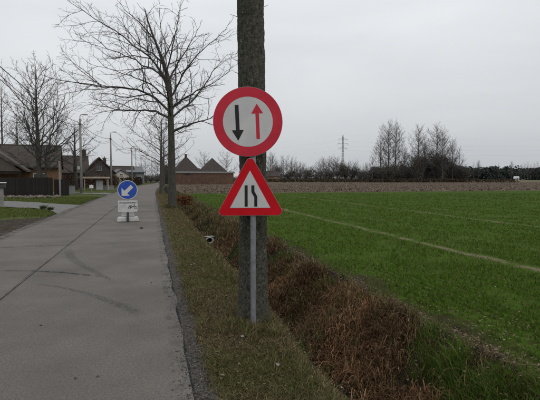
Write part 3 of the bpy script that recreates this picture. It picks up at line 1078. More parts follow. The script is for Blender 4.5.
# the big bare tree by the road; its limbs as seen (metres across, up; depth chosen)
S2 = 23.5 / 440.0
c15, s15 = math.cos(YAW), math.sin(YAW)
def L2(xp, yp, dep=0.0):
    a = (xp - 172) * S2
    return np.array([a * c15 + dep * s15, -a * s15 + dep * c15, (208 - yp) * S2])
t2 = W(172, 23.5)
trunk2 = [L2(172, 211), L2(172.3, 175), L2(172, 140), L2(171.5, 118), L2(171, 100), L2(169.5, 82, .1), L2(164, 63, .1), L2(158, 46, 0), L2(152, 28, -.2), L2(148, 13, -.2)]
trad2 = [0.25, 0.185, 0.17, 0.16, 0.14, 0.12, 0.09, 0.06, 0.04, 0.012]
B2 = [
    ([L2(172, 133), L2(184, 129, -.3), L2(196, 125.5, -.8), L2(212, 122.5, -1.2), L2(228, 114, -1.6)], 0.10),
    ([L2(171, 120), L2(157, 111, .4), L2(140, 108.5, .9), L2(118, 108, 1.3), L2(96, 103, 1.5), L2(76, 97, 1.8)], 0.10),
    ([L2(171, 113), L2(155, 97, -.5), L2(135, 94, -1.1), L2(108, 92.5, -1.6), L2(84, 90, -2.0), L2(64, 85, -2.2)], 0.09),
    ([L2(170.5, 103), L2(158, 90, -.3), L2(146, 84, -.8), L2(126, 78, -1.2), L2(104, 73, -1.6)], 0.065),
    ([L2(170, 92), L2(160, 73, .4), L2(137, 61, 1.0), L2(115, 48, 1.3), L2(97, 41, 1.5), L2(76, 23, 1.7)], 0.085),
    ([L2(169, 84), L2(158, 66, -.5), L2(138, 50, -1.0), L2(112, 33, -1.6), L2(84, 15, -1.8)], 0.08),
    ([L2(164, 64), L2(150, 52, .5), L2(136, 42, .8), L2(120, 22, 1.0), L2(108, 10, 1.2)], 0.07),
    ([L2(158, 44), L2(146, 30, -.5), L2(134, 20, -.8), L2(126, 10, -1.0)], 0.05),
    ([L2(173, 118), L2(190, 101, .5), L2(204, 82, .9), L2(212, 66, 1.2), L2(226, 48, 1.5)], 0.085),
    ([L2(172.5, 108), L2(196, 96, -.6), L2(216, 88, -1.0), L2(236, 78, -1.5)], 0.065),
    ([L2(171, 98), L2(188, 78, -.8), L2(206, 62, -1.5), L2(232, 44, -2.0)], 0.075),
    ([L2(170, 82), L2(179, 60, .4), L2(190, 40, .8), L2(199, 20, 1.0)], 0.075),
    ([L2(168, 76), L2(178, 50, -.8), L2(184, 32, -1.2), L2(189, 14, -1.4)], 0.065),
    ([L2(164, 62), L2(170, 40, .8), L2(172, 25, 1.2), L2(171, 9, 1.4)], 0.055),
    ([L2(171.5, 112), L2(172, 98, 1.6), L2(165, 84, 3.0), L2(160, 66, 4.2)], 0.08),
    ([L2(171.5, 116), L2(176, 104, -1.6), L2(180, 95, -3.0), L2(186, 80, -4.2)], 0.08),
    ([L2(172, 130), L2(166, 122, 1.2), L2(158, 121, 2.6), L2(150, 116, 3.6)], 0.06),
]
spec2 = [(2.8, R(40), 0.44, 0.08, 0.17, 0.03, 0.011), (3.4, R(42), 0.48, 0.08, 0.22, 0.02, 0.0075), (4.0, R(40), 0.52, 0.08, 0.22, 0.02, 0.0058)]
make_tree('bare_tree', 'tall bare wide-crowned tree on the verge beyond the round sign', 'tree', t2, trunk2, trad2, B2, spec2, 21, 'roadside trees in a row')


def auto_boughs(r_, H, spread, n, z0, rb, up=0.5):
    out = []
    for k in range(n):
        f = (k + 0.5 * r_.random()) / n
        z = H * (z0 + (0.92 - z0) * f)
        a = 2.4 * k + r_.random() * 0.7
        L = spread * (1 - 0.65 * f ** 1.5) * (0.75 + 0.4 * r_.random())
        d = np.array([math.cos(a), math.sin(a), 0])
        rise = up * (0.6 + 0.8 * r_.random()) + 0.5 * f
        out.append(([np.array([0, 0, z]), np.array([0, 0, z]) + d * L * 0.35 + np.array([0, 0, L * rise * 0.3]),
                     np.array([0, 0, z]) + d * L * 0.7 + np.array([0, 0, L * rise * 0.62]),
                     np.array([0, 0, z]) + d * L + np.array([0, 0, L * rise])], rb * (1 - 0.6 * f)))
    return out


def straight_trunk(r_, H, r0, lean=0.02):
    k = np.linspace(0, 1, 8)
    off = np.cumsum(r_.standard_normal((8, 2)) * lean * H / 8, axis=0)
    off[0] = 0
    pts = [np.array([off[i, 0], off[i, 1], k[i] * H - (0.1 if i == 0 else 0)]) for i in range(8)]
    rad = [r0 * 1.25, r0, r0 * 0.9, r0 * 0.75, r0 * 0.55, r0 * 0.38, r0 * 0.2, r0 * 0.06]
    return pts, rad

# third, fourth ... trees of the row
specr = [(2.0, R(42), 0.42, 0.12, 0.16, 0.04, 0.016), (2.6, R(42), 0.46, 0.12, 0.2, 0.02, 0.012), (2.4, R(40), 0.5, 0.15, 0.2, 0.02, 0.010)]
row = [(45.3, 0.86, 9.0, 0.14, 4.3, 31, 'slim bare tree on the verge, next after the tall wide-crowned one'),
       (66.0, 1.35, 10.0, 0.19, 4.2, 32, 'bare verge tree farther along the road, in line with the brick barn'),
       (88.0, 2.2, 10.5, 0.2, 4.6, 33, 'bare verge tree where the road starts to bend'),
       (112.0, 3.9, 10.5, 0.2, 4.6, 34, 'last bare verge tree before the end of the road')]
for yv, xv, H, r0, sp, sd, lab in row:
    r_ = np.random.default_rng(sd)
    tp, tr = straight_trunk(r_, H, r0)
    make_tree('bare_tree', lab, 'tree', (xv, yv, 0.0), tp, tr, auto_boughs(r_, H, sp, 13, 0.28, 0.075, 0.55), specr[:3] if yv < 60 else specr[:2] + [(1.4, R(40), 0.5, 0.2, 0.2, 0.02, 0.014)], sd, 'roadside trees in a row')

# the trunk behind the signs: bark built as relief, crown above the picture
T1 = (0.995 + 0.05, 4.66, 0.0)
t1 = empty('bare_tree', T1, 0, 'rough dark trunk of the verge tree right behind the round and triangular signs', 'tree', 'roadside trees in a row')
nz_, na_ = 420, 120
zz = np.concatenate([np.linspace(-0.3, 4.6, nz_ - 20), np.linspace(4.65, 9.5, 20)])
aa = np.arange(na_) * 2 * math.pi / na_
Zm, Am = np.meshgrid(zz, aa, indexing='ij')
rad = 0.152 - 0.004 * np.clip(Zm, 0, 4) + 0.05 * np.exp(-np.clip(Zm, 0, None) / 0.16) - 0.016 * np.clip(Zm - 4.6, 0, None)
rad *= 1 + 0.03 * np.cos(2 * Am + 0.6) + 0.02 * np.cos(3 * Am + Zm * 0.7) + 0.04 * np.exp(-np.clip(Zm, 0, None) / 0.3) * np.cos(5 * Am)
cx, cy = np.cos(Am) * 2.2, np.sin(Am) * 2.2
wz = Zm * 1.0
f1 = fbm(cx * 3.4 + 0.5 * fbm(cx * 2, cy * 2, wz * 4), cy * 3.4, wz * 6.5, 3)
ridge = 1 - np.abs(f1) * 3.2
f2 = fbm(cx * 8, cy * 8, wz * 20, 3)
relief = -0.011 * np.clip(ridge, 0, 1) ** 1.5 + 0.007 * f2 + 0.006 * fbm(cx * 1.1, cy * 1.1, wz * 1.4, 2)
rad = np.maximum(rad + relief * (Zm < 4.7), 0.012)
bx = 0.012 * np.sin(Zm * 1.1 + 0.4)
V = np.stack([rad * np.cos(Am) + bx, rad * np.sin(Am), Zm], -1).reshape(-1, 3)
i = np.arange(nz_ - 1)[:, None] * na_
j = np.arange(na_)[None, :]
F = np.stack([i + j, i + (j + 1) % na_, i + na_ + (j + 1) % na_, i + na_ + j], -1).reshape(-1, 4)
def bark_near():
    m = noise_mat('bark_near', two((0.020, 0.019, 0.014), (0.112, 0.106, 0.086), 0.32, 0.68), 34, 10, 0.95, 1.0, 90, stretch=(1, 1, 0.8),
                  big=(3.0, (0.044, 0.047, 0.026), 0.42, 0.66, 0.75))
    N, L = m.node_tree.nodes, m.node_tree.links
    bs = N['Principled BSDF']
    src = bs.inputs['Base Color'].links[0].from_socket
    tc = N.new('ShaderNodeTexCoord')
    vo = N.new('ShaderNodeTexVoronoi')
    vo.inputs['Scale'].default_value = 26
    L.new(tc.outputs['Object'], vo.inputs['Vector'])
    n2 = N.new('ShaderNodeTexNoise'); n2.inputs['Scale'].default_value = 7; n2.inputs['Detail'].default_value = 6
    L.new(tc.outputs['Object'], n2.inputs['Vector'])
    ad = N.new('ShaderNodeMath'); ad.operation = 'SUBTRACT'
    L.new(n2.outputs['Fac'], ad.inputs[0]); L.new(vo.outputs['Distance'], ad.inputs[1])
    mr = N.new('ShaderNodeMapRange')
    mr.inputs['From Min'].default_value = 0.30; mr.inputs['From Max'].default_value = 0.46; mr.inputs['To Max'].default_value = 0.8
    L.new(ad.outputs[0], mr.inputs['Value'])
    mx = N.new('ShaderNodeMix'); mx.data_type = 'RGBA'; mx.inputs[7].default_value = (0.20, 0.20, 0.18, 1)
    L.new(mr.outputs[0], mx.inputs[0]); L.new(src, mx.inputs[6]); L.new(mx.outputs[2], bs.inputs['Base Color'])
    return m
M['bark_near'] = bark_near()
link_mesh('trunk', mesh_arrays('trunk', V, F, np.full(len(F), 4), smooth=True), M['bark_near'], t1)
r_ = np.random.default_rng(77)
for pts, r0 in auto_boughs(r_, 11.0, 4.6, 11, 0.45, 0.08, 0.6):
    bp = smooth_path(pts, 12)
    out = [(bp, r0 * np.linspace(1, 0.2, 12), 6)]
    spawn(r_, bp, out[0][1], specr[:2], 0, out)
    link_mesh('bough', tubes_mesh('bough', out), M['twig'], t1)
tw = [(wander(r_, (0.15 * math.cos(a), 0.15 * math.sin(a), z), (math.cos(a), math.sin(a), 0.3), l, 4, 0.2, 0.05), np.linspace(0.004, 0.0015, 5), 3)
      for a, z, l in ((3.4, 3.52, 0.14), (3.1, 3.3, 0.08), (3.0, 2.85, 0.1), (0.2, 3.45, 0.06), (3.3, 2.7, 0.07))]
for one in tw:
    link_mesh('shoot', tubes_mesh('shoot', [one]), M['twig'], t1)

# trees of the gardens on the left
def garden_tree(name, label, xpic, depth, H, sp, n, z0, up, r0, seed, twin=False, fine=True):
    r_ = np.random.default_rng(seed)
    tp, tr = straight_trunk(r_, H, r0)
    B = auto_boughs(r_, H, sp, n, z0, r0 * 0.45, up)
    if twin:
        q = [np.array([0.5, 0, -0.1]), np.array([0.6, 0, H * 0.25]), np.array([1.3, 0.4, H * 0.5]), np.array([1.9, 0.3, H * 0.82])]
        B.append((q, r0 * 0.8))
        q = [np.array([0, 0, H * 0.2]), np.array([-0.7, 0.4, H * 0.4]), np.array([-1.2, 0.2, H * 0.6]), np.array([-1.5, -0.3, H * 0.8])]
        B.append((q, r0 * 0.6))
    sp_ = [(2.2, R(38), 0.42, 0.12, 0.15, 0.06, 0.017), (2.6, R(40), 0.46, 0.12, 0.2, 0.04, 0.012), (2.4, R(40), 0.5, 0.15, 0.2, 0.03, 0.010)]
    return make_tree(name, label, 'tree', W(xpic, depth), tp, tr, B, sp_, seed)
garden_tree('garden_tree', 'large bare twin-stemmed garden tree behind the dark board fence', 40, 46, 13.2, 4.6, 30, 0.14, 0.9, 0.25, 41, True)
garden_tree('garden_tree', 'narrow bare tree rising behind the brown roofed bungalow', 4, 70, 17.0, 2.4, 30, 0.12, 0.9, 0.17, 42)
garden_tree('garden_tree', 'low spreading bare tree behind the first lamp pole', 76, 60, 9.2, 4.4, 15, 0.15, 0.6, 0.26, 43)
garden_tree('garden_tree', 'bare tree showing over the ridge of the bungalow', 18, 66, 10.5, 4.2, 14, 0.2, 0.7, 0.24, 44)

# background tree prototypes (built once, copied)
def proto_tree(name, H, sp, n, z0, up, r0, seed, dens=1.0):
    r_ = np.random.default_rng(seed)
    tp, tr = straight_trunk(r_, H, r0)
    tpp = smooth_path(tp, 14)
    trr = np.interp(np.linspace(0, 1, 14), np.linspace(0, 1, len(tr)), tr)
    spc = [(1.5 * dens, R(36), 0.44, 0.10, 0.15, 0.07, 0.026), (1.7 * dens, R(40), 0.5, 0.12, 0.2, 0.05, 0.019), (1.5 * dens, R(40), 0.55, 0.15, 0.2, 0.05, 0.016)]
    out = []
    spawn(r_, tpp[7:], trr[7:], spc, 0, out)
    for pts, rr in auto_boughs(r_, H, sp, n, z0, r0 * 0.4, up):
        bp = smooth_path(pts, 9)
        br = 0.8 * rr * np.linspace(1, 0.2, 9)
        out.append((bp, br, 4))
        spawn(r_, bp, br, spc, 0, out)
    return (tubes_mesh('trunk', [(tpp, trr, 6)]), tubes_mesh('crown', out))


def place_proto(pr, name, label, group, loc, scale, rz, sx=1.0):
    t = empty(name, loc, rz, label, 'tree', group)
    t.scale = (scale * sx, scale * sx, scale)
    link_mesh('trunk', pr[0], M['fartwig'], t)
    link_mesh('crown', pr[1], M['fartwig'], t)
    return t
PT = [proto_tree('poplar', 20, 4.4, 30, 0.12, 1.1, 0.22, 51, 1.5), proto_tree('ash', 20, 5.6, 28, 0.16, 0.85, 0.26, 52, 1.45),
      proto_tree('round', 10, 4.2, 16, 0.2, 0.7, 0.2, 53, 1.5), proto_tree('birch', 12, 2.6, 18, 0.15, 1.0, 0.14, 54, 1.4),
      proto_tree('alder', 20, 4.8, 28, 0.14, 0.95, 0.22, 55, 1.45)]
rb = random.Random(5)
# clump standing in the field on the right
G1 = 'bare trees of the clump beyond the stubble'
for i, (xp, yt, pk, lab) in enumerate([
        (388, 120, 1, 'tallest bare tree at the left end of the field clump'), (395, 121, 4, 'tall bare twin of the leftmost clump tree'),
        (380, 134, 4, None), (372, 158, 2, 'small round bare tree at the left foot of the field clump'), (404, 146, 1, None), (418, 124, 0, 'slender bare tree in the middle of the field clump'),
        (424, 134, 4, None), (436, 123, 1, 'tall airy bare tree rising above the dark evergreens of the clump'), (442, 128, 4, None),
        (452, 138, 0, None), (459, 146, 3, 'last slim bare tree at the right end of the field clump'), (411, 150, 3, None)]):
    d = 172 + rb.uniform(-8, 10)
    Hh = (178 - yt) / 440 * d + 1.6
    base = (20, 20, 10, 12, 20)[pk]
    place_proto(PT[pk], 'bare_tree', lab or 'bare leafless tree inside the field clump', G1, W(xp, d), Hh / base / 1.06, rb.uniform(0, 6.28), 1.0)
# tree belt between barn and clump, seen over the stubble
G2 = 'bare trees of the belt beyond the stubble'
xs_ = [271, 275, 281, 287, 292, 297, 301, 306, 313, 318, 323, 326, 330, 334, 338, 345, 349, 353, 357, 362, 366]
yt_ = [152, 158, 156, 160, 159, 161, 162, 166, 165, 161, 158, 160, 157, 160, 158, 161, 162, 163, 160, 164, 163]
xs_ += [273, 278, 284, 290, 295, 304, 310, 316, 321, 328, 332, 336, 341, 347, 351, 355, 360]
yt_ += [154, 160, 158, 162, 163, 164, 167, 163, 162, 160, 159, 161, 161, 164, 165, 163, 165]
for xp, yt in zip(xs_, yt_):
    d = 215 + rb.uniform(-20, 20)
    pk = rb.choice([2, 3, 3, 2, 0])
    Hh = (178 - yt) / 440 * d + 1.6
    place_proto(PT[pk], 'bare_tree', 'bare tree in the low belt around the foot of the pylon', G2, W(xp + rb.uniform(-1, 1), d), Hh / (20, 20, 10, 12, 20)[pk], rb.uniform(0, 6.28), 1.0 if pk != 0 else 0.8)
# behind the barn and at the end of the road
for xp, yt, pk, d, lab in [(205, 154, 2, 165, 'round bare tree showing between the two pyramid roofs'), (227, 154, 2, 160, 'round bare tree behind the right pyramid roof'),
                           (268, 158, 2, 170, 'bare tree behind the trunk with the signs'),
                           (146, 160, 2, 165, 'bare tree left of the road end'), (152, 158, 3, 175, 'slim bare tree closing the far end of the road'), (158, 162, 2, 185, 'low bare tree closing the far end of the road'),
                           (165, 158, 2, 150, 'bare tree between verge row and barn'), (140, 165, 2, 190, 'bare tree behind the grey block'), (106, 168, 2, 120, 'low bare tree behind the long brown hedge'),
                           (245, 160, 2, 175, 'bare tree right of the brick barn')]:
    Hh = (178 - yt) / 440 * d + 1.6
    place_proto(PT[pk], 'bare_tree', lab, None, W(xp, d), Hh / (20, 20, 10, 12, 20)[pk], rb.uniform(0, 6.28))
# spires over the far wood
for xp, yt, pk in [(473, 163, 3), (478, 161, 0), (498, 164, 3), (511, 162, 0)] + [(521 + 3.1 * k, 164 - (k % 3), 3) for k in range(9)]:
    d = 330
    Hh = (178 - yt) / 440 * d + 1.6
    place_proto(PT[pk], 'bare_tree', 'slim bare tree rising above the far dark wood', 'bare trees over the far wood', W(xp, d), Hh / (20, 20, 10, 12, 20)[pk], rb.uniform(0, 6.28), 0.9)


def leaf_cloud(r_, n, shape, size, cols):
    """n small faces filling a lumpy crown; shape(r_) -> point"""
    P = np.array([shape(r_) for _ in range(n)])
    a = r_.standard_normal((n, 3)); a /= np.linalg.norm(a, axis=1)[:, None]
    b = np.cross(a, r_.standard_normal((n, 3))); b /= np.linalg.norm(b, axis=1)[:, None]
    s = size * (0.5 + r_.random(n))[:, None]
    V = np.stack([P - a * s, P + b * s * 0.6, P + a * s, P - b * s * 0.6], 1).reshape(-1, 3)
    cols = np.array(cols)
    C = cols[r_.integers(0, len(cols), n)] * (0.7 + 0.6 * r_.random((n, 1)))
    return V, np.repeat(C, 4, axis=0)


def cloud_mesh(name, V, C):
    n = len(V) // 4
    return mesh_arrays(name, V, np.arange(4 * n), np.full(n, 4), cols=C)


def lumps(r_, k, rx, rz):
    c = []
    for i in range(k):
        a = r_.random() * 6.28
        q = r_.random() ** 0.5
        c.append((q * rx * 0.7 * math.cos(a), q * rx * 0.7 * math.sin(a), rz * (0.25 + 0.6 * r_.random()), rx * (0.25 + 0.25 * r_.random())))
    def f(r2):
        x, y, z, s = c[int(r2.integers(0, k))]
        v = r2.standard_normal(3)
        v *= s / (np.linalg.norm(v) + 1e-6) * r2.random() ** 0.4
        return (x + v[0], y + v[1], max(0.05, z + v[2]))
    return f

SHR = []
for sd, kk in ((61, 11), (62, 14)):
    r_ = np.random.default_rng(sd)
    V, C = leaf_cloud(r_, 2300, lumps(r_, kk, 3.2, 6.0), 0.13, [(0.06, 0.053, 0.042), (0.08, 0.068, 0.056), (0.10, 0.083, 0.069), (0.052, 0.052, 0.036)])
    st = []
    for q in range(26):
        a = q * 2.4
        st.append((wander(r_, (0.9 * math.cos(a * 1.7), 0.9 * math.sin(a), -0.1), (math.cos(a) * 0.45, math.sin(a) * 0.45, 1), 5.6 + 1.6 * r_.random(), 6, 0.16, 0.08), np.linspace(0.06, 0.018, 7), 4))
        spawn(r_, st[-1][0], st[-1][1], [(1.6, R(35), 0.35, 0.3, 0.2, 0.06, 0.018)], 0, st) if len(st) < 600 else None
    SHR.append((cloud_mesh('foliage', V, C), tubes_mesh('stems', st)))
def shrub(label, group, xp, d, H, wd, k):
    t = empty('dense_shrub', W(xp, d), rb.uniform(0, 6.28), label, 'shrub', group)
    t.scale = (wd / 6.0, wd / 6.0, H / 6.5)
    link_mesh('foliage', SHR[k][0], M['evergreen'], t)
    link_mesh('stems', SHR[k][1], M['fartwig'], t)
G3 = 'dark undergrowth of the field clump'
for xp, yt, wd in [(369, 170, 8), (377, 168, 8), (386, 164, 9), (394, 165, 9), (402, 164, 9), (410, 160, 8), (418, 152, 8), (425, 150, 8), (431, 151, 9), (438, 150, 9), (444, 153, 8), (450, 160, 8), (457, 164, 8), (463, 169, 7)]:
    d = 170 + rb.uniform(-4, 6)
    shrub('dark dense shrub filling the foot of the field clump', G3, xp, d, (178 - yt) / 440 * d + 1.6, wd, rb.randint(0, 1))
G4 = 'dark undergrowth of the tree belt'
for xp in range(272, 370, 7):
    d = 206 + rb.uniform(-6, 6)
    yt = 169 + rb.uniform(-3, 4) - (5 if xp in (279, 307, 342, 349) else 0)
    shrub('dark shrub in the low belt around the foot of the pylon', G4, xp, d, (178 - yt) / 440 * d + 1.6, 6 + 2 * rb.random(), rb.randint(0, 1))
for xp, yt, d, lab in [(143, 175, 150, 'dark shrub left of the far road end'), (150, 174, 155, 'dark shrub closing the far road end'), (157, 175, 158, 'dark shrub right of the far road end'), (164, 174, 140, 'dark shrub under the far verge trees'), (170, 173, 130, 'dark shrub beside the left end of the barn'), (137, 174, 150, 'dark shrub behind the fourth lamp pole'),
                      (237, 176, 130, 'dark shrub at the right end of the barn'), (262, 172, 190, 'dark shrub behind the sign trunk')]:
    shrub(lab, None, xp, d, (178 - yt) / 440 * d + 1.6, 7, 0)

# far wood: one dark mass
r_ = np.random.default_rng(71)
Vs, Cs = [], []
for k in range(420):
    xp = 372 + 260 * r_.random()
    d = 330 + 30 * r_.random()
    bx_, by_, _ = W(xp, d)
    H = (178 - (169 + 1.5 * r_.standard_normal())) / 440 * d + 1.6
    V, C = leaf_cloud(r_, 90, lambda r2: (bx_ + r2.standard_normal() * 1.3, by_ + r2.standard_normal() * 1.3, H * r2.random() ** 0.8), 0.8, [(0.05, 0.062, 0.058), (0.066, 0.076, 0.068)])
    Vs.append(V); Cs.append(C)
tag(link_mesh('far_wood', cloud_mesh('far_wood', np.concatenate(Vs), np.concatenate(Cs)), M['evergreen']),
    'dark conifer wood along the horizon beyond the far field', 'wood', kind='stuff')


def hedge(name, label, pts, H, thick, n, cols, size=0.12, seed=1):
    r_ = np.random.default_rng(seed)
    pts = np.array(pts, dtype=float)
    seg = np.linalg.norm(np.diff(pts, axis=0), axis=1)
    cum = np.concatenate([[0], np.cumsum(seg)])
    base = pts.mean(axis=0)
    s = r_.random(n) * cum[-1]
    X = np.interp(s, cum, pts[:, 0]) - base[0]
    Y = np.interp(s, cum, pts[:, 1]) - base[1]
    hh = H * (0.85 + 0.18 * fbm(s * 0.5, s * 0 + seed))
    P = np.column_stack([X + r_.uniform(-1, 1, n) * thick / 2, Y + r_.uniform(-1, 1, n) * thick / 2, hh * r_.random(n) ** 0.75])
    it = iter(P)
    V, C = leaf_cloud(r_, n, lambda r2: next(it), size, cols)
    t = empty(name, (base[0], base[1], 0), 0, label, 'hedge')
    link_mesh('foliage', cloud_mesh('foliage', V, C), M['evergreen'], t)
    st = []
    for q in np.arange(0.3, cum[-1], max(1.0, cum[-1] / 60)):
        st.append((np.array([(np.interp(q, cum, pts[:, 0]) - base[0], np.interp(q, cum, pts[:, 1]) - base[1], -0.1), (np.interp(q, cum, pts[:, 0]) - base[0], np.interp(q, cum, pts[:, 1]) - base[1], H * 0.8)]), np.array([0.05, 0.03]), 4))
    tag(link_mesh('stems', tubes_mesh('stems', st), M['fartwig'], t), kind='stuff')
    return t
brown_h = [(0.075, 0.05, 0.034), (0.055, 0.042, 0.03), (0.095, 0.07, 0.05), (0.06, 0.05, 0.03)]
hedge('low_hedge', 'low brown hedge running along the far edge of the stubble', [W(268, 165)[:2], W(380, 163)[:2], W(470, 162)[:2], W(517, 160)[:2]], 1.5, 1.8, 9000, brown_h, 0.2, 81)
hedge('beech_hedge', 'long russet clipped hedge behind the poles and the open carport', [W(57, 66)[:2], W(90, 66)[:2], W(116, 74)[:2]], 2.2, 0.9, 6000, [(0.07, 0.04, 0.028), (0.05, 0.032, 0.025), (0.085, 0.05, 0.035)], 0.1, 82)
hedge('garden_hedge', 'dark hedge standing before the cream gabled house', [W(112, 92)[:2], W(128, 95)[:2], W(141, 108)[:2]], 2.0, 1.0, 3500, [(0.045, 0.03, 0.025), (0.035, 0.03, 0.022)], 0.13, 83)
hedge('rusty_thicket', 'small rusty red thicket on the ditch bank beside the tall bare tree', [(1.5, 25.8), (2.1, 26.3)], 0.62, 0.5, 900, [(0.11, 0.042, 0.02), (0.085, 0.036, 0.02), (0.13, 0.06, 0.03)], 0.05, 84)

# ------------------------------------------------------------------ road sign in front of the trunk
SGN = empty('road_sign', (1.0, 4.40, 0.0), -R(11), 'grey post with red ringed round sign above red edged warning triangle', 'road sign')
MB().tube([(0, 0, -0.4), (0, 0, 2.42)], 0.0285, 20).build('post', M['galv'], SGN, smooth=False)
MB().tube([(0, 0, 2.42), (0, 0, 2.435)], [0.0305, 0.027], 20).build('post_cap', M['dark_metal'], SGN)
for zc_ in (2.02, 2.32, 1.36, 1.62):
    mb = MB().box((0, 0, zc_), (0.09, 0.075, 0.03))
    mb.box((0, -0.033, zc_), (0.16, 0.012, 0.026))
    mb.build('clamp', M['galv'], SGN, bevel=0.003)


def circ(r, n=72, cx=0.0, cz=0.0):
    return [(cx + r * math.cos(2 * math.pi * k / n), cz + r * math.sin(2 * math.pi * k / n)) for k in range(n)]


def round_poly(pts, r, seg=8):
    """polygon with rounded corners"""
    out = []
    n = len(pts)
    for i in range(n):
        p0, p1, p2 = Vector(pts[i - 1]), Vector(pts[i]), Vector(pts[(i + 1) % n])
        d0, d1 = (p0 - p1).normalized(), (p2 - p1).normalized()
        ang = d0.angle(d1)
        t = r / math.tan(ang / 2)
        a, b = p1 + d0 * t, p1 + d1 * t
        c = p1 + (d0 + d1).normalized() * (r / math.sin(ang / 2))
        a0 = math.atan2(a.y - c.y, a.x - c.x)
        a1 = math.atan2(b.y - c.y, b.x - c.x)
        da = (a1 - a0 + math.pi) % (2 * math.pi) - math.pi
        for k in range(seg + 1):
            w = a0 + da * k / seg
            out.append((c.x + r * math.cos(w), c.y + r * math.sin(w)))
    return out

U = 0.002174
disc = MB()
Rd = 0.350
disc.prism(circ(Rd), -0.0425, -0.0395)
disc.ring(circ(Rd), circ(Rd - 0.004), -0.0395, -0.020)
dsc = disc.build('round_plate', M['plate'], SGN)
dsc.location = (-0.052, 0, 2.166)
dsc.rotation_euler = (0, R(-2.5), 0)
dsc['label'] = 'round plate with red ring, black arrow down and red arrow up'
MB().ring(circ(0.3475), circ(0.2515), -0.0445, -0.0426).build('red_ring', M['sign_red_faded'], dsc)
MB().prism(circ(0.2505), -0.0440, -0.0426).build('white_face', M['sign_white'], dsc)
def pt(a, b): return ((a - 203) * U, -(b - 200) * U)
arrow_b = [(-0.019, 0.172), (0.019, 0.172), (0.019, -0.080), (0.060, -0.080), (0.0, -0.186), (-0.060, -0.080), (-0.019, -0.080)]
arrow_b = [(x - 0.106, z) for x, z in arrow_b]
MB().prism(arrow_b, -0.0455, -0.0441).build('black_arrow', M['sign_black'], dsc)
arrow_r = [(-0.0175, -0.176), (0.0175, -0.176), (0.0175, 0.080), (0.060, 0.080), (0.0, 0.178), (-0.060, 0.080), (-0.0175, 0.080)]
arrow_r = [(x + 0.096, z) for x, z in arrow_r]
MB().prism(arrow_r, -0.0455, -0.0441).build('red_arrow', M['sign_red_faded'], dsc)

Q = 0.00179
def tq(a, b): return ((a - 232) * Q * 0.955, (367 - b) * Q)
tri_o = round_poly([tq(26, 369), tq(438, 369), tq(230, 18)], 0.043, 12)
tri_i = round_poly([tq(107, 326), tq(351, 326), tq(228, 111)], 0.002, 12)
tri_o2 = round_poly([tq(28.5, 367.5), tq(435.5, 367.5), tq(230, 21)], 0.041, 12)
tp_ = MB()
tp_.prism(tri_o, -0.0425, -0.0395)
tp_.ring(tri_o, tri_o2, -0.0395, -0.020)
tri = tp_.build('triangle_plate', M['plate'], SGN)
tri.location = (-0.026, 0, 1.222)
tri['label'] = 'triangular plate with red border and road narrowing symbol'
MB().ring(tri_o2, tri_i, -0.0445, -0.0426).build('red_border', M['sign_red'], tri)
tri_f = round_poly([tq(109.5, 324.7), tq(348.5, 324.7), tq(228, 114)], 0.002, 12)
MB().prism(tri_f, -0.0440, -0.0426).build('white_face', M['sign_white'], tri)
MB().prism([tq(196, 318), tq(214, 318), tq(214, 197), tq(196, 197)], -0.0455, -0.0441).build('black_bar', M['sign_black'], tri)
MB().prism([tq(253, 318), tq(271, 318), tq(271, 260), tq(254, 231), tq(254, 197), tq(236, 197), tq(236, 236), tq(253, 265)], -0.0455, -0.0441).build('black_kinked_bar', M['sign_black'], tri)

# ------------------------------------------------------------------ blue keep-left sign standing on the road
bx_, by_, _ = W(127.5, 16.0)
BLU = empty('keep_left_sign', (bx_, by_, 0.004), R(3), 'blue round sign with white slanting arrow on a post on the carriageway', 'road sign')
MB().tube([(0, 0, 0.35), (0, 0, 1.45)], 0.03, 16).build('post', M['dark_metal'], BLU)
kp = MB()
Rb = 0.35
kp.prism(circ(Rb), -0.0425, -0.0395)
kp.ring(circ(Rb), circ(Rb - 0.004), -0.0395, -0.02)
bp_ = kp.build('round_plate', M['plate'], BLU)
bp_.location = (0, 0, 1.165)
MB().ring(circ(0.3475), circ(0.326), -0.0445, -0.0426).build('white_ring', M['sign_white'], bp_)
MB().prism(circ(0.325), -0.0440, -0.0426).build('blue_face', M['sign_blue'], bp_)
arr = [(0.0, 0.26), (0.0, 0.26)]
ar = [(-0.062, 0.27), (-0.062, -0.02), (-0.175, -0.02), (0.0, -0.27), (0.175, -0.02), (0.062, -0.02), (0.062, 0.27)]
ca, sa = math.cos(R(-45)), math.sin(R(-45))
ar = [(x * ca - z * sa, x * sa + z * ca) for x, z in ar]
corner = [(-0.205, -0.215), (0.075, -0.215), (-0.01, -0.125), (0.2, 0.09), (0.115, 0.185), (-0.105, -0.03), (-0.205, 0.075)]
MB().prism(list(corner), -0.0455, -0.0441).build('white_arrow', M['sign_white'], bp_)
pn = MB().prism(round_poly([(-0.34, -0.21), (0.34, -0.21), (0.34, 0.21), (-0.34, 0.21)], 0.03), -0.0425, -0.0395).build('panel', M['plate'], BLU)
pn.location = (0, 0, 0.575)
pn['label'] = 'white panel with lettering over a bicycle and a moped symbol'
MB().prism(round_poly([(-0.337, -0.207), (0.337, -0.207), (0.337, 0.207), (-0.337, 0.207)], 0.028), -0.0440, -0.0426).build('panel_face', M['sign_white'], pn)
cu = bpy.data.curves.new('lettering', 'FONT')
cu.body = 'UITGEZONDERD'
cu.align_x = 'CENTER'
cu.align_y = 'CENTER'
cu.size = 0.078
cu.space_character = 1.02
cu.extrude = 0.0006
cu.offset = 0.0018
tmp = bpy.data.objects.new('lettering_tmp', cu)
COL.objects.link(tmp)
bpy.context.view_layer.update()
dg = bpy.context.evaluated_depsgraph_get()
me = bpy.data.meshes.new_from_object(tmp.evaluated_get(dg))
bpy.data.objects.remove(tmp)
me.name = 'lettering'
lt = link_mesh('lettering', me, None, pn)
lt.data.materials.clear()
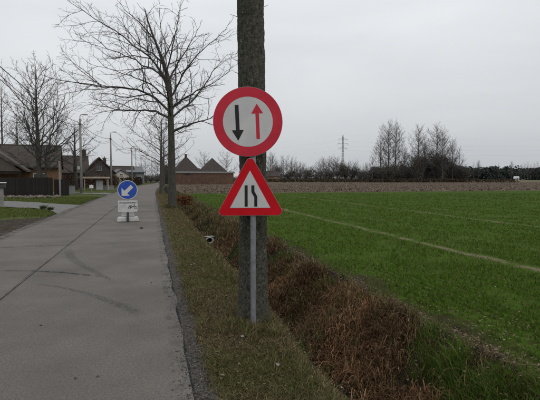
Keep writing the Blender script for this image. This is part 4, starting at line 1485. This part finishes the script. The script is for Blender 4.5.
lt.data.materials.append(M['sign_black'])
lt.location = (0, -0.0452, 0.12)
lt.rotation_euler = (R(90), 0, 0)


def bike(mb, cx, cz, s, th, moped=False):
    yb0, yb1 = -0.0455, -0.0441
    for wx in (-0.085, 0.085):
        r = 0.05 if not moped else 0.045
        mb.ring(circ(r * s, 28, cx + wx * s, cz), circ(r * s - th, 28, cx + wx * s, cz), yb0, yb1)
    def bar(a, b, t=th):
        ax, az, bx2, bz = cx + a[0] * s, cz + a[1] * s, cx + b[0] * s, cz + b[1] * s
        d = Vector((bx2 - ax, bz - az)).normalized()
        nx, nz2 = -d.y * t / 2, d.x * t / 2
        mb.prism([(ax + nx, az + nz2), (ax - nx, az - nz2), (bx2 - nx, bz - nz2), (bx2 + nx, bz + nz2)], yb0 - 0.0002, yb1)
    if not moped:
        for a, b in (((-0.085, 0), (-0.035, 0.065)), ((-0.035, 0.065), (0.05, 0.065)), ((0.085, 0), (0.045, 0.09)), ((-0.085, 0), (0, 0)), ((0, 0), (-0.045, 0.085)), ((0, 0), (0.05, 0.065)), ((-0.06, 0.088), (-0.025, 0.088)), ((0.03, 0.095), (0.06, 0.09))):
            bar(a, b)
    else:
        bar((-0.085, 0.0), (0.0, 0.02), 0.03)
        bar((-0.1, 0.05), (-0.01, 0.055), 0.026)
        bar((0.0, 0.03), (0.04, 0.035), 0.03)
        bar((0.085, 0), (0.05, 0.095), 0.014)
        bar((0.02, 0.095), (0.06, 0.095), 0.012)
        bar((0.035, 0.03), (0.06, 0.07), 0.018)
m1 = MB(); bike(m1, -0.155, -0.06, 1.15, 0.009); m1.build('bicycle_symbol', M['sign_grey'], pn)
m2 = MB(); bike(m2, 0.165, -0.055, 1.2, 0.016, True); m2.build('moped_symbol', M['sign_black'], pn)
# weight blocks
MB().box((0, 0.12, 0.09), (0.80, 0.44, 0.18), taper=0.88).build('foot_block', M['foot'], BLU, bevel=0.045)
MB().box((0, 0.16, 0.262), (0.48, 0.34, 0.16), taper=0.8).build('weight_block', M['foot'], BLU, bevel=0.03)
MB().box((0, -0.12, 0.175), (0.085, 0.06, 0.35)).build('socket', M['dark_metal'], BLU, bevel=0.006)

# ------------------------------------------------------------------ lamp poles and overhead cables
def lamp_pole(label, x, y, H=7.7, box=False):
    t = empty('lamp_pole', (x, y, 0), 0, label, 'lamp pole', 'lamp poles along the left side')
    MB().tube([(0, 0, -0.3), (0, 0, H)], [0.15, 0.095], 10).build('shaft', M['pole'], t, smooth=True)
    MB().tube([(0, 0, H - 0.6), (0, -0.02, H + 0.25), (0.1, -0.03, H + 0.42), (0.32, -0.03, H + 0.46)], 0.035, 8).build('lamp_arm', M['galv'], t, smooth=True)
    MB().box((0.52, -0.03, H + 0.45), (0.55, 0.2, 0.12), taper=0.7).build('lamp_head', M['pole'], t, bevel=0.02)
    MB().box((0, -0.13, H - 0.55), (0.34, 0.06, 0.09)).build('cable_bracket', M['dark_metal'], t)
    if box:
        MB().box((-0.2, -0.2, 2.65), (0.26, 0.16, 0.34)).build('white_box', M['sign_grey'], t, bevel=0.01)
    return (x, y, H)
PO = []
PO.append(lamp_pole('concrete lamp pole with small white box, beside the mown lawn', *W(81.5, 45.7)[:2], box=True))
PO.append(lamp_pole('concrete lamp pole at the end of the russet hedge', *W(111.5, 63)[:2]))
PO.append(lamp_pole('concrete lamp pole before the grey block', *W(132.3, 91)[:2]))
PO.append(lamp_pole('far concrete lamp pole near the bend of the road', *W(141.5, 127)[:2]))
P0 = (-7.0, 19.5, 7.7)
PO.insert(0, lamp_pole('concrete lamp pole by the near lawn, carrying the overhead cables', P0[0], P0[1]))
hts = ['topmost', 'second', 'third', 'lowest']
spans = ['between near lawn pole and boxed pole', 'between boxed pole and hedge pole', 'between hedge pole and grey block pole', 'between grey block pole and bend pole']
for i in range(len(PO) - 1):
    a, b = PO[i], PO[i + 1]
    for k, (dz, sag) in enumerate(((-0.45, 0.5), (-0.62, 0.95), (-0.95, 0.75))):
        pts, n = [], 24
        for q in range(n + 1):
            f = q / n
            pts.append((a[0] + (b[0] - a[0]) * f, a[1] + (b[1] - a[1]) * f - 0.16, a[2] + (b[2] - a[2]) * f + dz - sag * 4 * f * (1 - f)))
        base = pts[0]
        o = MB().tube([(p[0] - base[0], p[1] - base[1], p[2] - base[2]) for p in pts], 0.017 if k else 0.022, 5).build('overhead_cable', M['cable'])
        o.location = base
        tag(o, '%s overhead cable %s' % (hts[k], spans[i]), 'cable', 'overhead cables')

# ------------------------------------------------------------------ left: fence, stones, post box, bungalow and other houses
def facing(x, y):
    """turn that makes a building's front look back at the road corner"""
    return -math.atan2(x, y)
fx0, fx1 = W(-30, 38.5), W(53, 37.5)
fv = Vector((fx1[0] - fx0[0], fx1[1] - fx0[1], 0))
flen = fv.length
frz = math.atan2(fv.y, fv.x)
FN = empty('board_fence', (fx0[0], fx0[1], 0), frz, 'dark brown close-boarded fence at the back of the driveway', 'fence')
nb = int(flen / 0.15)
bm_ = MB().box((0, 0, 0), (0.142, 0.022, 1.62))
me_b = bm_.build('board', M['fence'], FN)
me_b.location = (0.075, 0, 0.83)
for k in range(1, nb):
    o = link_mesh('board', me_b.data, None, FN)
    o.location = (0.075 + 0.15 * k, 0.012 * (k % 2), 0.83 + 0.012 * rb.uniform(-1, 1))
for k in range(int(flen / 1.8) + 1):
    o = MB().box((1.8 * k + 0.05, 0.075, 0.82), (0.09, 0.09, 1.74)).build('fence_post', M['fence'], FN)
for zb in (0.35, 1.35):
    MB().box((flen / 2, 0.042, zb), (flen - 0.1, 0.035, 0.08)).build('rail', M['fence'], FN)
# short return of the fence
FR = empty('board_fence', W(54.2, 38.3), frz + R(70), 'short return of dark fence boards by the pale post', 'fence')
for k in range(10):
    o = link_mesh('board', me_b.data, None, FR)
    o.location = (0.075 + 0.15 * k, 0.0, 0.76 + 0.01 * rb.uniform(-1, 1))
    o.scale = (1, 1, 0.9)
MB().box((0.75, 0.03, 1.2), (1.5, 0.03, 0.08)).build('rail', M['fence'], FR)
pp = W(60, 38.5)
PPo = empty('pale_post', (pp[0], pp[1], 0), 0, 'tall pale square post at the end of the dark fence', 'post')
MB().box((0, 0, 1.45), (0.13, 0.13, 3.1)).build('shaft', M['pole'], PPo, bevel=0.01)
MB().box((0, 0, 3.03), (0.17, 0.17, 0.06)).build('cap', M['pole'], PPo, bevel=0.01)

# stone border in front of the fence
ST = empty('stone_border', W(25, 34.5), 0, 'row of rough tan stones edging the driveway below the dark fence', 'stone border')
ico = bpy.data.meshes.new('stone')
rs = np.random.default_rng(91)
import bmesh
bmx = bmesh.new()
bmesh.ops.create_icosphere(bmx, subdivisions=1, radius=1.0)
for v in bmx.verts:
    v.co *= 0.8 + 0.35 * rs.random()
bmx.to_mesh(ico); bmx.free()
ico.materials.append(M['stone'])
sb = Vector(W(25, 34.5))
for k in range(110):
    xp = -12 + 70 * rs.random()
    d = 34.2 + 1.0 * rs.random() + (0.6 if xp > 40 else 0)
    p = Vector(W(xp, d)) - sb
    o = link_mesh('stone', ico, None, ST)
    s = 0.06 + 0.11 * rs.random()
    o.location = (p.x, p.y, 0.06 + 0.10 * rs.random())
    o.scale = (s * 1.3, s * 1.1, s * 0.8)
    o.rotation_euler = (0, 0, rs.random() * 6)

# letterbox pillar at the driveway
lb = W(0.6, 24.5)
LBX = empty('letterbox', (lb[0], lb[1], 0), R(12), 'grey letterbox pillar with pale flat cap beside the driveway', 'letterbox')
MB().box((0, 0, 0.52), (0.26, 0.22, 1.14)).build('pillar', M['pole'], LBX, bevel=0.01)
MB().box((0, -0.01, 1.19), (0.5, 0.4, 0.26)).build('box', M['dark_metal'], LBX, bevel=0.015)
MB().box((0, -0.01, 1.345), (0.56, 0.46, 0.05)).build('cap', M['white_paint'], LBX, bevel=0.01)
MB().box((0, -0.214, 1.24), (0.3, 0.012, 0.035)).build('slot', M['sign_black'], LBX)
# two tufts at the lawn corner
for k, (xp, yp, lab) in enumerate(((43, 209.3, 'small dark grass tuft at the corner of lawn and driveway'), (50, 210.4, 'smaller dark tuft at the very tip of the lawn'))):
    p = G(xp, yp)
    m_ = 130
    a = rng.random(m_) * 6.28
    r = 0.16 * np.sqrt(rng.random(m_)) * (1 if k == 0 else 0.75)
    x, y = r * np.cos(a), r * np.sin(a)
    o = blades('grass_tuft', np.column_stack([x, y, np.zeros(m_)]), (0.14 + 0.12 * rng.random(m_)) * (1 if k == 0 else 0.8), np.full(m_, 0.02), 0.5 + 0.6 * rng.random(m_), pick([(0.03, 0.045, 0.014), (0.05, 0.06, 0.02)], m_), M['blade'])
    o.location = (p[0], p[1], float(zfun(p[0], p[1])))
    tag(o, lab, 'grass tuft')


def window(parent, x, z, w, h, y=-0.01, frame='white_paint'):
    f = MB()
    t = 0.07
    f.box((x - w / 2 + t / 2, y - 0.02, z), (t, 0.06, h)); f.box((x + w / 2 - t / 2, y - 0.02, z), (t, 0.06, h))
    f.box((x, y - 0.021, z + h / 2 - t / 2), (w - 2 * t, 0.06, t)); f.box((x, y - 0.021, z - h / 2 + t / 2), (w - 2 * t, 0.06, t))
    f.box((x, y - 0.019, z), (0.05, 0.05, h - 2 * t))
    fo_ = f.build('window', M[frame], parent)
    MB().box((x, y - 0.004, z), (w - 2 * t, 0.016, h - 2 * t)).build('pane', M['glass'], fo_)
    MB().box((x, y - 0.05, z - h / 2 - 0.04), (w + 0.16, 0.14, 0.06)).build('sill', M['fascia'], fo_)
    return fo_


def gable_roof(parent, cx, cy, L, D, eave, ridge, mat, over=0.35, t=0.16, name='roof'):
    """ridge along local x"""
    hd = D / 2 + over
    k = (ridge - eave) / (D / 2)
    e2 = eave - k * over
    y0, y1 = cy - hd, cy + hd
    x0, x1 = cx - L / 2 - over * 0.6, cx + L / 2 + over * 0.6
    vs = []
    for x in (x0, x1):
        vs += [(x, y0, e2), (x, cy, ridge), (x, y1, e2), (x, y1, e2 + t), (x, cy, ridge + t * 1.2), (x, y0, e2 + t)]
    fs = [(0, 1, 4, 5), (1, 2, 3, 4), (11, 10, 7, 6), (10, 9, 8, 7), (0, 5, 11, 6), (5, 4, 10, 11), (4, 3, 9, 10), (3, 2, 8, 9), (2, 1, 7, 8), (1, 0, 6, 7)]
    r = MB().add(vs, fs).build(name, mat, parent)
    MB().tube([(x0, cy, ridge + t * 1.15), (x1, cy, ridge + t * 1.15)], 0.11, 8).build('ridge_tiles', mat, r)
    MB().box((cx, y0 - 0.06, e2 + 0.06), (x1 - x0, 0.12, 0.11)).build('gutter', M['dark_metal'], r)
    return r


def gable_walls(parent, cx, cy, L, D, eave, ridge, mat, name='wall'):
    vs = []
    for x in (cx - L / 2, cx + L / 2):
        vs += [(x, cy - D / 2, -0.2), (x, cy + D / 2, -0.2), (x, cy + D / 2, eave), (x, cy, ridge - 0.02), (x, cy - D / 2, eave)]
    fs = [(4, 3, 2, 1, 0), (5, 6, 7, 8, 9), (0, 5, 9, 4), (1, 2, 7, 6), (2, 3, 8, 7), (3, 4, 9, 8), (0, 1, 6, 5)]
    return MB().add(vs, fs).build(name, mat, parent)


def chimney(parent, x, y, z0, z1, w=0.6, mat='brick_dark'):
    c = MB().box((x, y, (z0 + z1) / 2), (w, w, z1 - z0)).build('chimney', M[mat], parent)
    MB().box((x, y, z1 + 0.05), (w + 0.14, w + 0.14, 0.1)).build('chimney_cap', M['fascia'], c)
    MB().tube([(x, y, z1 + 0.1), (x, y, z1 + 0.38)], [0.13, 0.11], 8).build('chimney_pot', M['brick_orange'], c)

# bungalow (front wall at local y = 0, looking back along the road)
hb = W(59, 52)
BG = empty('bungalow', (hb[0], hb[1], 0), R(8), 'brown roofed bungalow of orange brick behind the dark fence', 'house')
gable_walls(BG, -10, 4.5, 20, 9, 2.95, 5.45, M['brick_orange'])
rf = gable_roof(BG, -10, 4.5, 20, 9, 2.95, 5.45, M['roof_brown'])
chimney(rf, -13, 5.2, 5.0, 6.3)
for xw in (-2.0,):
    window(BG, xw, 1.5, 1.3, 1.3)
window(BG, -14.5, 1.5, 2.2, 1.3)
# lower wing coming forward, its gable to the road, with an open carport
wv = MB()
wx0, wx1, wy = -9.0, -3.3, -5.0
wc = (wx0 + wx1) / 2 + 0.2
vs = []
for yv in (wy, -0.02):
    vs += [(wx0 - 0.5, yv, 2.25), (wc, yv, 4.5), (wx1 + 0.5, yv, 2.25), (wx1 + 0.5, yv, 2.43), (wc, yv, 4.7), (wx0 - 0.5, yv, 2.43)]
wv.add(vs, [(0, 1, 4, 5), (1, 2, 3, 4), (11, 10, 7, 6), (10, 9, 8, 7), (0, 5, 11, 6), (5, 4, 10, 11), (4, 3, 9, 10), (3, 2, 8, 9), (2, 1, 7, 8), (1, 0, 6, 7)])
wr = wv.build('wing_roof', M['roof_pale'], BG)
wv = MB().add([(wx0, wy + 0.5, 2.3), (wx1, wy + 0.5, 2.3), (wc, wy + 0.5, 4.4), (wx0, wy + 0.3, 2.3), (wx1, wy + 0.3, 2.3), (wc, wy + 0.3, 4.4)],
              [(0, 1, 2), (5, 4, 3), (0, 3, 4, 1), (1, 4, 5, 2), (2, 5, 3, 0)]).build('wing_gable', M['roof_pale'], BG)
for xq in (wx0 + 0.2, wc, wx1 - 0.2):
    MB().box((xq, wy + 0.4, 1.03), (0.2, 0.2, 2.46)).build('carport_post', M['fence'], BG)
MB().box(((wx0 + wx1) / 2, wy + 0.4, 2.14), (wx1 - wx0, 0.16, 0.2)).build('carport_beam', M['fence'], BG)
MB().box((wx0 + 1.6, -0.06, 1.1), (2.6, 0.08, 2.15)).build('garage_door', M['fence'], BG)

# dark house beyond the first lamp pole
h2 = W(96, 82)
DH = empty('dark_house', (h2[0], h2[1], 0), R(10), 'dark house with steep roof and two chimneys behind the russet hedge', 'house')
gable_walls(DH, -5.0, 4, 7.5, 8, 2.7, 5.6, M['brick_dark'])
rf = gable_roof(DH, -5.0, 4, 7.5, 8, 2.7, 5.6, M['roof_dark'])
chimney(rf, -1.8, 4, 5.2, 6.9, 0.75)
# cross wing with gable to the side
vs = []
for yv in (-0.8, 8.4):
    vs += [(-2.2, yv, 2.3), (0.6, yv, 5.3), (3.6, yv, 2.3), (3.6, yv, 2.5), (0.6, yv, 5.52), (-2.2, yv, 2.5)]
MB().add(vs, [(0, 1, 4, 5), (1, 2, 3, 4), (11, 10, 7, 6), (10, 9, 8, 7), (0, 5, 11, 6), (5, 4, 10, 11), (4, 3, 9, 10), (3, 2, 8, 9), (2, 1, 7, 8), (1, 0, 6, 7)]).build('wing_roof', M['roof_dark'], DH)
MB().add([(-1.9, -0.5, -0.2), (3.3, -0.5, -0.2), (3.3, -0.5, 2.5), (0.6, -0.5, 5.3), (-1.9, -0.5, 2.5),
          (-1.9, 8, -0.2), (3.3, 8, -0.2), (3.3, 8, 2.5), (0.6, 8, 5.3), (-1.9, 8, 2.5)],
         [(0, 1, 2, 3, 4), (9, 8, 7, 6, 5), (0, 5, 6, 1), (1, 6, 7, 2), (2, 7, 8, 3), (3, 8, 9, 4), (4, 9, 5, 0)]).build('wing_wall', M['brick_dark'], DH)
window(DH, 0.6, 3.4, 0.9, 0.9, y=-0.52, frame='wall_grey')
window(DH, 0.6, 1.4, 1.6, 1.2, y=-0.52, frame='wall_grey')
chimney(DH, 2.0, 5.5, 3.8, 5.5, 0.6)

# open carport in front of the hedge
cp = W(84, 57)
CPT = empty('carport', (cp[0], cp[1], 0), R(8), 'flat open carport with pale front beam beside the lamp pole', 'carport')
MB().box((1.5, 1.6, 1.66), (3.3, 3.4, 0.10)).build('roof', M['roof_grey'], CPT)
MB().box((1.5, -0.14, 1.66), (3.4, 0.06, 0.2)).build('front_beam', M['timber_pale'], CPT)
for xq, yq in ((0.1, 0.05), (2.95, 0.05), (0.1, 3.1), (2.95, 3.1)):
    MB().box((xq, yq, 0.75), (0.1, 0.1, 1.72)).build('carport_post', M['timber_pale'], CPT)
gd = W(99.5, 58.5)
UC = empty('utility_cabinet', (gd[0], gd[1], 0), R(8), 'pale grey upright cabinet under the carport end', 'cabinet')
MB().box((0, 0, 0.62), (0.9, 0.5, 1.36)).build('body', M['fascia'], UC, bevel=0.02)
MB().box((0, -0.26, 0.66), (0.8, 0.02, 1.2)).build('door', M['sign_grey'], UC, bevel=0.006)
MB().box((0, 0, 1.325), (0.98, 0.58, 0.05)).build('cap', M['fascia'], UC)
c2 = W(70.5, 44)
UB = empty('utility_cabinet', (c2[0], c2[1], 0), R(10), 'low dark street cabinet left of the boxed lamp pole', 'cabinet')
MB().box((0, 0, 0.37), (0.85, 0.4, 0.9)).build('body', M['wall_grey'], UB, bevel=0.02)
MB().box((0, -0.208, 0.42), (0.76, 0.02, 0.72)).build('door', M['wall_grey'], UB, bevel=0.005)
MB().box((0, 0, 0.845), (0.93, 0.48, 0.05)).build('cap', M['dark_metal'], UB)
wb = W(91.5, 50)
WB = empty('marker_post', (wb[0], wb[1], 0), 0, 'short post with white plate by the second lawn', 'marker')
MB().box((0, 0, 0.4), (0.09, 0.09, 1.0)).build('post', M['pole'], WB)
MB().box((0, -0.06, 0.62), (0.44, 0.03, 0.36)).build('plate', M['white_paint'], WB, bevel=0.01)
lw = W(106, 60)
LW = empty('low_wall', (lw[0], lw[1], 0), R(10), 'low pale garden wall at the foot of the hedge pole', 'wall')
MB().box((0, 0, 0.2), (2.0, 0.2, 0.7)).build('wall_body', M['fascia'], LW, bevel=0.01)
MB().box((0, 0, 0.58), (2.1, 0.28, 0.06)).build('coping', M['fascia'], LW)

# cream gabled house and grey block further on
h3 = W(121, 112)
CH = empty('gabled_house', (h3[0], h3[1], 0), R(12), 'cream gabled house with small dark window near the second lamp pole', 'house')
MB().add([(-2.1, 0, -0.2), (2.1, 0, -0.2), (2.1, 0, 2.2), (0, 0, 3.6), (-2.1, 0, 2.2), (-2.1, 8, -0.2), (2.1, 8, -0.2), (2.1, 8, 2.2), (0, 8, 3.6), (-2.1, 8, 2.2)],
         [(0, 1, 2, 3, 4), (9, 8, 7, 6, 5), (0, 5, 6, 1), (1, 6, 7, 2), (2, 7, 8, 3), (3, 8, 9, 4), (4, 9, 5, 0)]).build('wall', M['wall_cream'], CH)
vs = []
for yv in (-0.4, 8.3):
    vs += [(-2.6, yv, 1.95), (0, yv, 3.7), (2.6, yv, 1.95), (2.6, yv, 2.15), (0, yv, 3.92), (-2.6, yv, 2.15)]
MB().add(vs, [(0, 1, 4, 5), (1, 2, 3, 4), (11, 10, 7, 6), (10, 9, 8, 7), (0, 5, 11, 6), (5, 4, 10, 11), (4, 3, 9, 10), (3, 2, 8, 9), (2, 1, 7, 8), (1, 0, 6, 7)]).build('roof', M['roof_grey'], CH)
window(CH, 0.1, 2.45, 0.9, 0.55)
gable_walls(CH, 0.5, 11.3, 9, 6, 2.4, 4.7, M['wall_cream'], 'rear_wall')
gable_roof(CH, 0.5, 11.3, 9, 6, 2.4, 4.7, M['roof_dark'], name='rear_roof')
h4 = W(136, 122)
GB = empty('grey_block', (h4[0], h4[1], 0), R(13), 'plain grey gabled house behind the third lamp pole', 'house')
gable_walls(GB, 0, 4, 4.6, 8, 3.2, 4.6, M['wall_grey'])
gable_roof(GB, 0, 4, 4.6, 8, 3.2, 4.6, M['roof_grey'])
window(GB, -1.0, 1.6, 1.0, 1.1)
window(GB, 1.0, 1.6, 1.0, 1.1)

# ------------------------------------------------------------------ brick barn with two pyramid roofs
BD = 113.0
kb = BD / 440
bb = W(205.5, BD)
BN = empty('brick_barn', (bb[0], bb[1], 0), R(8), 'long brown brick barn with two steep pyramid roofs beyond the stubble', 'barn')
bl = 59 * kb
MB().box((0, 4, 1.35), (bl, 8, 3.1)).build('wall', M['brick_brown'], BN)
MB().box((0, -0.12, 3.05), (bl + 0.6, 0.24, 0.42)).build('fascia', M['fascia'], BN)
MB().box((0, 4, 3.08), (bl + 0.55, 8.2, 0.36)).build('flat_roof', M['roof_grey'], BN)
def pyramid(cx, hw, z0, z1, d0, d1):
    o = MB().add([(cx - hw, d0, z0), (cx + hw, d0, z0), (cx + hw, d1, z0), (cx - hw, d1, z0), (cx, (d0 + d1) / 2, z1),
                  ], [(0, 1, 4), (1, 2, 4), (2, 3, 4), (3, 0, 4), (3, 2, 1, 0)]).build('pyramid_roof', M['roof_dark'], BN)
    return o
p1 = pyramid(-16.2 * kb, 12.6 * kb, 3.265, 7.35, 0.4, 7.4)
MB().box((-16.2 * kb, 3.9, 7.3), (0.5, 0.5, 0.9)).build('chimney', M['brick_dark'], p1)
MB().box((-16.2 * kb, 3.9, 7.78), (0.62, 0.62, 0.08)).build('chimney_cap', M['fascia'], p1)
pyramid(11.2 * kb, 12.2 * kb, 3.265, 7.0, 0.4, 7.4)
MB().box((-2.4 * kb, 6.0, 3.75), (3.4 * kb, 2.2, 0.9)).build('roof_light', M['roof_grey'], BN)
MB().box((-18 * kb, -0.03, 2.52), (1.3, 0.06, 0.3)).build('vent', M['sign_black'], BN)
MB().add([(-34 * kb, 9, -0.2), (-22 * kb, 9, -0.2), (-22 * kb, 9, 3.4), (-24 * kb, 9, 5.0), (-34 * kb, 9, 5.0), (-34 * kb, 15, -0.2), (-22 * kb, 15, -0.2), (-22 * kb, 15, 3.4), (-24 * kb, 15, 5.0), (-34 * kb, 15, 5.0)],
         [(0, 1, 2, 3, 4), (9, 8, 7, 6, 5), (0, 5, 6, 1), (1, 6, 7, 2), (2, 7, 8, 3), (3, 8, 9, 4), (4, 9, 5, 0)]).build('rear_shed', M['roof_dark'], BN)
# pale farmhouse half hidden in the belt
fh = W(273, 180)
FH = empty('farmhouse', (fh[0], fh[1], 0), R(0), 'small orange brick house half hidden behind the sign trunk and shrubs', 'house')
gable_walls(FH, 0, 3, 6, 6, 2.4, 4.2, M['brick_orange'])
gable_roof(FH, 0, 3, 6, 6, 2.4, 4.2, M['roof_dark'])
window(FH, 1.2, 1.4, 1.0, 1.0)
ws = W(516.5, 290)
WS = empty('white_shed', (ws[0], ws[1], 0), R(-25), 'small white shed standing before the far dark wood', 'shed')
gable_walls(WS, 0, 1, 3.0, 2, 1.9, 2.5, M['white_paint'])
gable_roof(WS, 0, 1, 3.0, 2, 1.9, 2.5, M['white_paint'], 0.15, 0.08)
MB().box((0.5, -0.02, 0.85), (0.8, 0.04, 1.7)).build('door', M['wall_grey'], WS)

# ------------------------------------------------------------------ pylons and power lines
def pylon(label, x, y, H, rz):
    t = empty('electricity_pylon', (x, y, 0), rz, label, 'pylon', 'pylons')
    b0, b1 = H * 0.026, H * 0.009
    def corner(z, sx, sy):
        k = b0 + (b1 - b0) * min(1, z / (H * 0.97)) ** 0.85
        return (sx * k, sy * k, z)
    zs = [H * q for q in (0, 0.14, 0.27, 0.39, 0.5, 0.6, 0.69, 0.77, 0.84, 0.9, 0.95)]
    for sx in (-1, 1):
        for sy in (-1, 1):
            MB().tube([corner(z, sx, sy) for z in zs] + [(0, 0, H)], 0.09, 4).build('leg', M['steel_far'], t)
    br = MB()
    for z0, z1 in zip(zs[:-1], zs[1:]):
        for (a, b) in (((-1, -1), (1, -1)), ((1, -1), (1, 1)), ((1, 1), (-1, 1)), ((-1, 1), (-1, -1))):
            br.tube([corner(z0, *a), corner(z1, *b)], 0.04, 3)
            br.tube([corner(z0, *b), corner(z1, *a)], 0.04, 3)
    br.build('lattice', M['steel_far'], t)
    tips = []
    for zf, al in ((0.70, 3.6), (0.80, 4.4), (0.90, 3.8)):
        z = H * zf
        for s in (-1, 1):
            MB().tube([(0, 0, z + 0.5), (s * al, 0, z)], 0.09, 4).tube([(0, 0, z - 0.35), (s * al, 0, z)], 0.09, 4).build('cross_arm', M['steel_far'], t)
            MB().tube([(s * al, 0, z), (s * al, 0, z - 1.3)], 0.08, 5).build('insulator', M['dark_metal'], t)
            tips.append((s * al, 0, z - 1.3))
    tips.append((0, 0, H))
    m = Matrix.Translation((x, y, 0)) @ Matrix.Rotation(rz, 4, 'Z')
    return [m @ Vector(p) for p in tips]
pa, pb, pc = W(342.5, 350), W(136, 520), W(690, 330)
TA = pylon('lattice pylon rising out of the bare tree belt', pa[0], pa[1], 36.0, R(5))
TB = pylon('distant lattice pylon between the lamp poles', pb[0], pb[1], 36.0, R(5))
TC = pylon('lattice pylon beyond the right end of the far wood', pc[0], pc[1], 36.0, R(5))
pos = ['left lowest', 'right lowest', 'left middle', 'right middle', 'left upper', 'right upper', 'topmost']
for ta, tb, w_ in ((TB, TA, 'between the distant pylon and the belt pylon'), (TA, TC, 'between the belt pylon and the pylon past the wood')):
    for k in range(7):
        a, b = ta[k], tb[k]
        pts = []
        for q in range(25):
            f = q / 24
            p = a.lerp(b, f)
            pts.append(Vector((p.x, p.y, p.z - 5.0 * 4 * f * (1 - f))) - a)
        o = MB().tube(pts, 0.009, 4).build('power_line', M['steel_far'])
        o.location = a
        tag(o, '%s power line %s' % (pos[k], w_), 'power line', 'power lines')

# ------------------------------------------------------------------ small things
# pipe end in the ditch
pe = (1.60, 13.2)
PE = empty('drain_pipe', (pe[0], pe[1], -0.26), R(18), 'white rimmed pipe end with dark mouth sticking out of the ditch side', 'pipe')
mb = MB()
n_ = 24
o_, i_ = circ(0.15, n_), circ(0.125, n_)
mb.ring(o_, i_, -0.10, 0.5)
mb.build('pipe_wall', M['pipe_dark'], PE)
MB().ring(circ(0.17, n_), circ(0.122, n_), -0.16, -0.10).build('rim', M['pipe'], PE, bevel=0.006)
MB().prism(circ(0.124, n_), 0.2, 0.22).build('mouth', M['pipe_dark'], PE)
MB().box((0.02, -0.02, 0.185), (0.34, 0.26, 0.05), rx=R(-10)).build('cover_slab', M['pipe'], PE, bevel=0.01)
PE.scale = (0.8, 0.8, 0.55)
# scraps of paper on the verge
for k, (xp, yp, lab, s) in enumerate(((242, 346, 'crumpled white scrap in the grass at the foot of the sign post', 0.014), (278, 374, 'white scrap in the mossy verge near the ditch lip', 0.013), (192.5, 268.5, 'white scrap lying in the worn grass along the gravel edge', 0.028), (200, 318, 'tiny white scrap beside the dark gravel edge', 0.011))):
    p = G(xp, yp)
    r_ = np.random.default_rng(100 + k)
    mb = MB()
    nn = 4
    vs = [((i / nn - 0.5) * 2 * s * 1.4, (j / nn - 0.5) * 2 * s, s * 0.45 * r_.random()) for i in range(nn + 1) for j in range(nn + 1)]
    fs = [(i * (nn + 1) + j, (i + 1) * (nn + 1) + j, (i + 1) * (nn + 1) + j + 1, i * (nn + 1) + j + 1) for i in range(nn) for j in range(nn)]
    mb.add(vs, fs)
    o = mb.build('paper_scrap', M['paper'])
    so = o.modifiers.new('thick', 'SOLIDIFY'); so.thickness = 0.001
    o.location = (p[0], p[1], float(zfun(p[0], p[1])) + 0.04)
    o.rotation_euler = (0.2, 0.1, r_.random() * 6)
    tag(o, lab, 'paper scrap', 'paper scraps on the verge')
# small stones on the road
for k, (xp, yp, s, lab) in enumerate(((141, 228.7, 0.05, 'dark clod on the road beyond the tyre marks, near the blue sign'), (150, 284, 0.012, 'small dark pebble on the concrete near the verge side'), (71, 383, 0.010, 'tiny dark pebble lying on the near concrete slab'), (94, 381, 0.010, 'tiny pebble beside another on the near slab'), (37, 328, 0.012, 'lone dark pebble on the near left slab'))):
    p = G(xp, yp)
    bmx = bmesh.new()
    bmesh.ops.create_icosphere(bmx, subdivisions=2, radius=s)
    rr = random.Random(k)
    for v in bmx.verts:
        v.co *= 0.75 + 0.5 * rr.random()
        v.co.z *= 0.6
    mm = bpy.data.meshes.new('pebble'); bmx.to_mesh(mm); bmx.free()
    o = link_mesh('pebble', mm, M['gravel'])
    o.location = (p[0], p[1], s * 0.45)
    tag(o, lab, 'pebble')
# pale leafy weed low in the ditch
pw = (1.72, 2.75)
PW = empty('leafy_weed', (pw[0], pw[1], float(zfun(*pw))), 0, 'pale green broad-leaved weed low in the ditch', 'weed')
for k in range(9):
    a = k * 2.4
    l = 0.10 + 0.05 * rb.random()
    e = 0.35 + 0.5 * rb.random()
    mb = MB()
    pts = []
    for q in range(5):
        f = q / 4
        c = Vector((math.cos(a) * l * f, math.sin(a) * l * f, 0.10 + l * (e * f - 0.9 * f * f * 0.6)))
        w_ = 0.045 * math.sin(math.pi * (0.12 + 0.84 * f))
        sd = Vector((-math.sin(a), math.cos(a), 0.25)) * w_
        pts += [c - sd, c + sd]
    mb.add(pts, [(2 * q, 2 * q + 1, 2 * q + 3, 2 * q + 2) for q in range(4)])
    mb.build('leaf', M['plant'], PW, smooth=True)
MB().tube([(0, 0, -0.03), (0.005, 0.0, 0.14)], [0.01, 0.006], 6).build('stem', M['plant'], PW)
